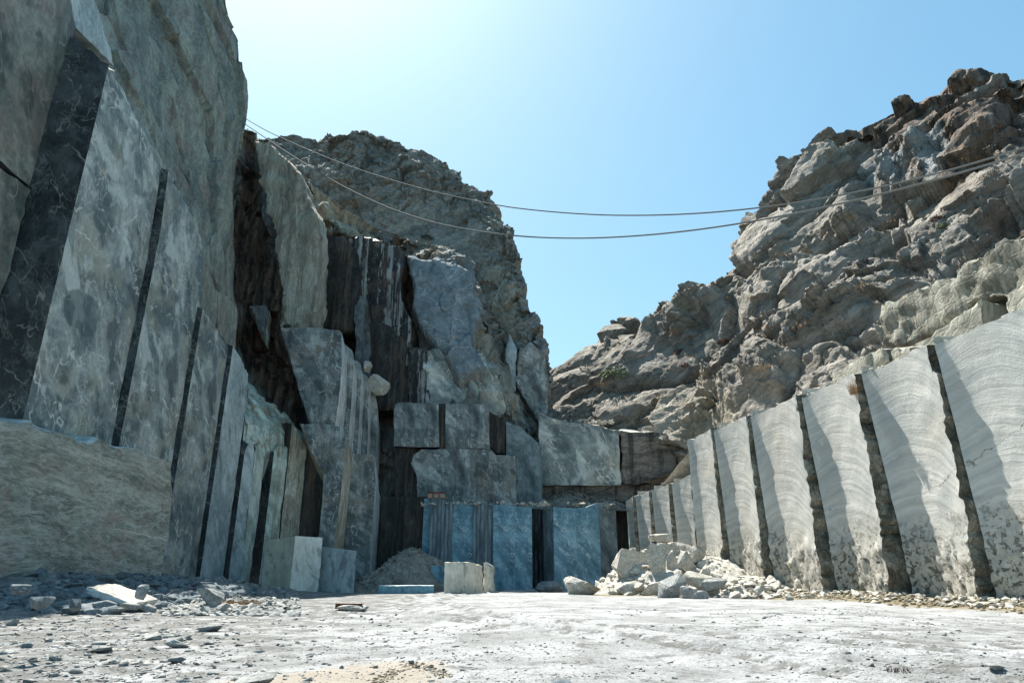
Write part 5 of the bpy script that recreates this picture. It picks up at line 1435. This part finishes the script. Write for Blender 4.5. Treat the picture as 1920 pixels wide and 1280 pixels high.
# rusty beam on a worn stone
p = on_ground(656, 1146)
st = place_rock(659, 1147, p[1], 66, 12, M['rock_pale'], 'smooth pale stone carrying the rusty beam', name='rock', cat='rock', rot=(0, 0, 0), flat=0.8, depth=0.5, rough=0.02, sink=0.0, z=gz(p[0], p[1]) - 0.02)
t0 = at(629, 1130, p[1] - 0.1); t1 = at(680, 1129, p[1] - 0.1)
bw = t1[0] - t0[0]
b = empty('rusty_beam', (0.5 * (t0[0] + t1[0]), p[1], t0[2] - 0.12))
tag(b, 'rusty channel beam lying on a pale stone on the white floor', 'beam')
def box_mesh(name, sx, sy, sz, cx, cy, cz, mat, parent, bev=0.008):
    bm = bmesh.new(); bmesh.ops.create_cube(bm, size=1)
    for v in bm.verts: v.co = Vector((v.co.x * sx + cx, v.co.y * sy + cy, v.co.z * sz + cz))
    bmesh.ops.bevel(bm, geom=bm.edges[:], offset=bev, segments=2, affect='EDGES')
    me = bpy.data.meshes.new(name); bm.to_mesh(me); bm.free(); me.materials.append(mat)
    o = bpy.data.objects.new(name, me); COL.objects.link(o); o.parent = parent
    return o
box_mesh('web', bw, 0.03, 0.16, 0, -0.1, 0, M['rust'], b)
box_mesh('flange', bw + .02, 0.26, 0.025, 0, 0.02, 0.088, M['rust'], b)
box_mesh('flange', bw + .02, 0.26, 0.025, 0, 0.02, -0.088, M['rust'], b)

# three red-topped crates on the bench edge
C_ = 'red-topped boxes on the ledge'
for k, u in enumerate((806, 817.5, 829)):
    q = at(u, 933, 64.3)
    e = empty('small_box', (q[0], q[1] + 0.3, q[2]))
    tag(e, ('leftmost', 'middle', 'rightmost')[k] + ' of the three small red-topped boxes on the ledge', 'box', C_)
    box_mesh('body', 0.46, 0.46, 0.42, 0, 0, 0.21, M['pinkish'], e, 0.02)
    box_mesh('lid', 0.5, 0.5, 0.12, 0, 0, 0.485, M['red'], e, 0.02)

# ------------------------------------------------------------------ overhead cables
def cable(pix, r, label, shift=0.0):
    A, B = np.array([-31.2, 67.0]), np.array([24.5, 27.0])
    d = B - A; nrm = np.array([d[1], -d[0]])
    P = []
    for u, v in pix:
        q = ray(u, v)
        t = ((A + np.array([0, shift])) @ nrm) / (q[:2] @ nrm)
        P.append(q * t + np.array([0, 0, CAMZ]))
    P = np.array(P); r *= 0.95
    s = np.concatenate([[0], np.cumsum(np.linalg.norm(np.diff(P, axis=0), axis=1))])
    # smooth sag: low-order fit of height along the line
    c = np.polyfit(s, P[:, 2], 4)
    ss = np.linspace(0, s[-1], 120)
    x = np.interp(ss, s, P[:, 0]); y = np.interp(ss, s, P[:, 1])
    o = tube('cable', np.stack([x, y, np.polyval(c, ss)], 1), r, M['cable'])
    return tag(o, label, 'cable', 'steel cables strung across the quarry')
cable([(425, 196), (468, 228), (500, 246), (640, 305), (800, 355), (960, 392), (1140, 404), (1310, 400), (1430, 388), (1600, 360), (1700, 340), (1800, 312), (1920, 275), (2100, 215)], 0.05, 'upper of the two steel cables strung across the sky')
cable([(425, 210), (466, 240), (520, 276), (640, 343), (730, 388), (820, 420), (985, 445), (1110, 450), (1250, 441), (1370, 426), (1500, 397), (1600, 369), (1740, 330), (1920, 288), (2100, 238)], 0.055, 'lower of the two steel cables, sagging deeper', shift=-1.0)

# ------------------------------------------------------------------ plants
def bush(name, loc, r, mat, label, rng, n=260, leaf=0.09, cat='bush', group=None, twigs=7, flat=0.7):
    root = empty(name, loc); tag(root, label, cat, group)
    V, Fc = [], []
    for k in range(n):
        d = rng.normal(size=3); d /= np.linalg.norm(d); d[2] = abs(d[2])
        c = d * r * rng.uniform(0.45, 1.0) * np.array([1, 1, flat])
        a = rng.normal(size=3); a /= np.linalg.norm(a); b_ = np.cross(a, d); b_ /= np.linalg.norm(b_) + 1e-6
        s = leaf * rng.uniform(.6, 1.4)
        i = len(V)
        V += [c - a * s, c + b_ * s * .5, c + a * s, c - b_ * s * .5]
        Fc.append((i, i + 1, i + 2, i + 3))
    o = link_mesh('foliage', V, Fc, [mat], smoothf=False); o.parent = root
    tv, tf = [], []
    for k in range(twigs):
        d = rng.normal(size=3); d /= np.linalg.norm(d); d[2] = abs(d[2]) + .3
        e = d * r * 0.75 * np.array([1, 1, flat]); w = r * 0.03
        i = len(tv)
        tv += [np.array([-w, 0, -0.1]), np.array([w, 0, -0.1]), e + [w * .4, 0, 0], e - [w * .4, 0, 0], np.array([0, -w, -0.1]), np.array([0, w, -0.1]), e + [0, w * .4, 0], e - [0, w * .4, 0]]
        tf += [(i, i + 1, i + 2, i + 3), (i + 4, i + 5, i + 6, i + 7)]
    o = link_mesh('stem', tv, tf, [M['twig']], smoothf=False); o.parent = root
    return root

dg = bpy.context.evaluated_depsgraph_get()
bpy.context.view_layer.update()
def hit(u, v):
    d = ray(u, v); d = Vector(d).normalized()
    ok, p, n_, i, ob, m = SC.ray_cast(bpy.context.evaluated_depsgraph_get(), Vector((0, 0, CAMZ)), d)
    return (p if ok else None)
for u, v, r, mt, lb, nm in (
    (1152, 708, 2.6, 'leaf', 'round grey green bush on the far hillside above the gap', 'bush'),
    (1768, 425, 0.75, 'leaf', 'small green plant below the right cliff hollow', 'bush'),
    (1755, 410, 0.7, 'dry_brown', 'reddish dry scrub above the small green plant', 'bush'),
    (1357, 640, 0.9, 'dry_brown', 'dark brown scrub in the cleft of the hillside', 'bush'),
    (1275, 660, 0.9, 'dry_brown', 'dark scrub lump on the lower hillside', 'bush'),
    (1285, 685, 0.8, 'dry_brown', 'second dark scrub lump just below the first', 'bush'),
    (615, 425, 1.6, 'leaf_dark', 'dark scrub above the black stained recess', 'bush'),
    (800, 447, 1.3, 'leaf_dark', 'low brown green scrub on the ridge of the dark cliff', 'bush'),
    (540, 612, 0.6, 'leaf_dark', 'small green tuft on top of the tall square block', 'bush')):
    p = hit(u, v)
    if p is None: continue
    bush(nm, (p.x, p.y, p.z - 0.2), r, M[mt], lb, rng, n=420, leaf=0.05 + 0.05 * r)
# dry grass
def tuft(loc, r, h, n, mat, label, rng):
    V, Fc = [], []
    for k in range(n):
        a = rng.uniform(0, 6.28); q = r * math.sqrt(rng.uniform()); x, y = q * math.cos(a), q * math.sin(a)
        hh = h * rng.uniform(.5, 1.1); b = rng.uniform(0, 6.28); w = 0.012
        i = len(V); dx, dy = math.cos(b) * hh * .4, math.sin(b) * hh * .4
        V += [(x - w * math.sin(b), y + w * math.cos(b), -0.03), (x + w * math.sin(b), y - w * math.cos(b), -0.03), (x + dx, y + dy, hh)]
        Fc.append((i, i + 1, i + 2))
    o = link_mesh('dry_grass', V, Fc, [mat], smoothf=False); o.location = loc
    return tag(o, label, 'dry grass')
p = on_ground(450, 1134)
tuft((p[0], p[1], gz(p[0], p[1])), 1.0, 0.22, 700, M['dry'], 'orange dry grass patch right of the pointed rock', rng)
p = hit(1603, 722)
if p is not None: tuft((p.x - .1, p.y, p.z - .5), 0.25, 0.9, 160, M['dry'], 'hanging tuft of dry grass at the top of the third groove', rng)
p = on_ground(1690, 1252)
tuft((p[0], p[1], gz(p[0], p[1])), 0.25, 0.07, 120, M['dry_brown'], 'tiny dead tuft on the right foreground floor', rng)

# small dry grass patches scattered over the sunlit hillside
V, Fc = [], []
r2 = np.random.default_rng(5)
for u, v in ((1205, 668), (1240, 640), (1262, 625), (1300, 668), (1330, 700), (1415, 560), (1440, 620), (1470, 520), (1500, 610), (1545, 440), (1590, 410), (1465, 480), (1700, 310), (1720, 330), (1820, 300), (1850, 330), (1440, 690), (1130, 720), (1180, 745), (1425, 690), (1370, 560), (1610, 540), (1660, 420), (1290, 760), (1235, 745)):
    p = hit(u, v)
    if p is None: continue
    for k in range(70):
        c = np.array([p.x + r2.normal(0, .45), p.y + r2.normal(0, .45), p.z + r2.normal(0, .12) - 0.1])
        h = r2.uniform(.15, .4); b = r2.uniform(0, 6.28); i = len(V); w = .03
        V += [c + [-w * math.sin(b), w * math.cos(b), 0], c + [w * math.sin(b), -w * math.cos(b), 0], c + [math.cos(b) * h * .5, math.sin(b) * h * .5, h]]
        Fc.append((i, i + 1, i + 2))
o = link_mesh('dry_grass', V, Fc, [M['dry']], smoothf=False)
tag(o, 'thin patches of orange brown dry grass on the hillside', kind='stuff')

r3 = np.random.default_rng(9)
pts, sz = [], []
for (x0, x1, y, z, n) in ((-11.3, 0.3, 71.0, 14.9, 0), (3.6, 11.5, 74.5, 17.4, 140), (-9, 4, 64.9, 7.55, 90), (5, 10.5, 68.0, 7.7, 80)):
    for k in range(n):
        pts.append((r3.uniform(x0, x1), y + r3.normal(0, .7), z + r3.uniform(-.05, .2))); sz.append(r3.uniform(.08, .34))
for k in range(420):
    y = r3.uniform(21, 57); pts.append((wallx(y) + r3.uniform(0.5, 2.2), y, 12.35 + r3.uniform(0, .2))); sz.append(r3.uniform(.05, .26))
scatter('rubble', pts, sz, r3, M['rock_pale'], 'broken stones lying along the ledges and the rim of the cut walls', level=2, cuts=8)
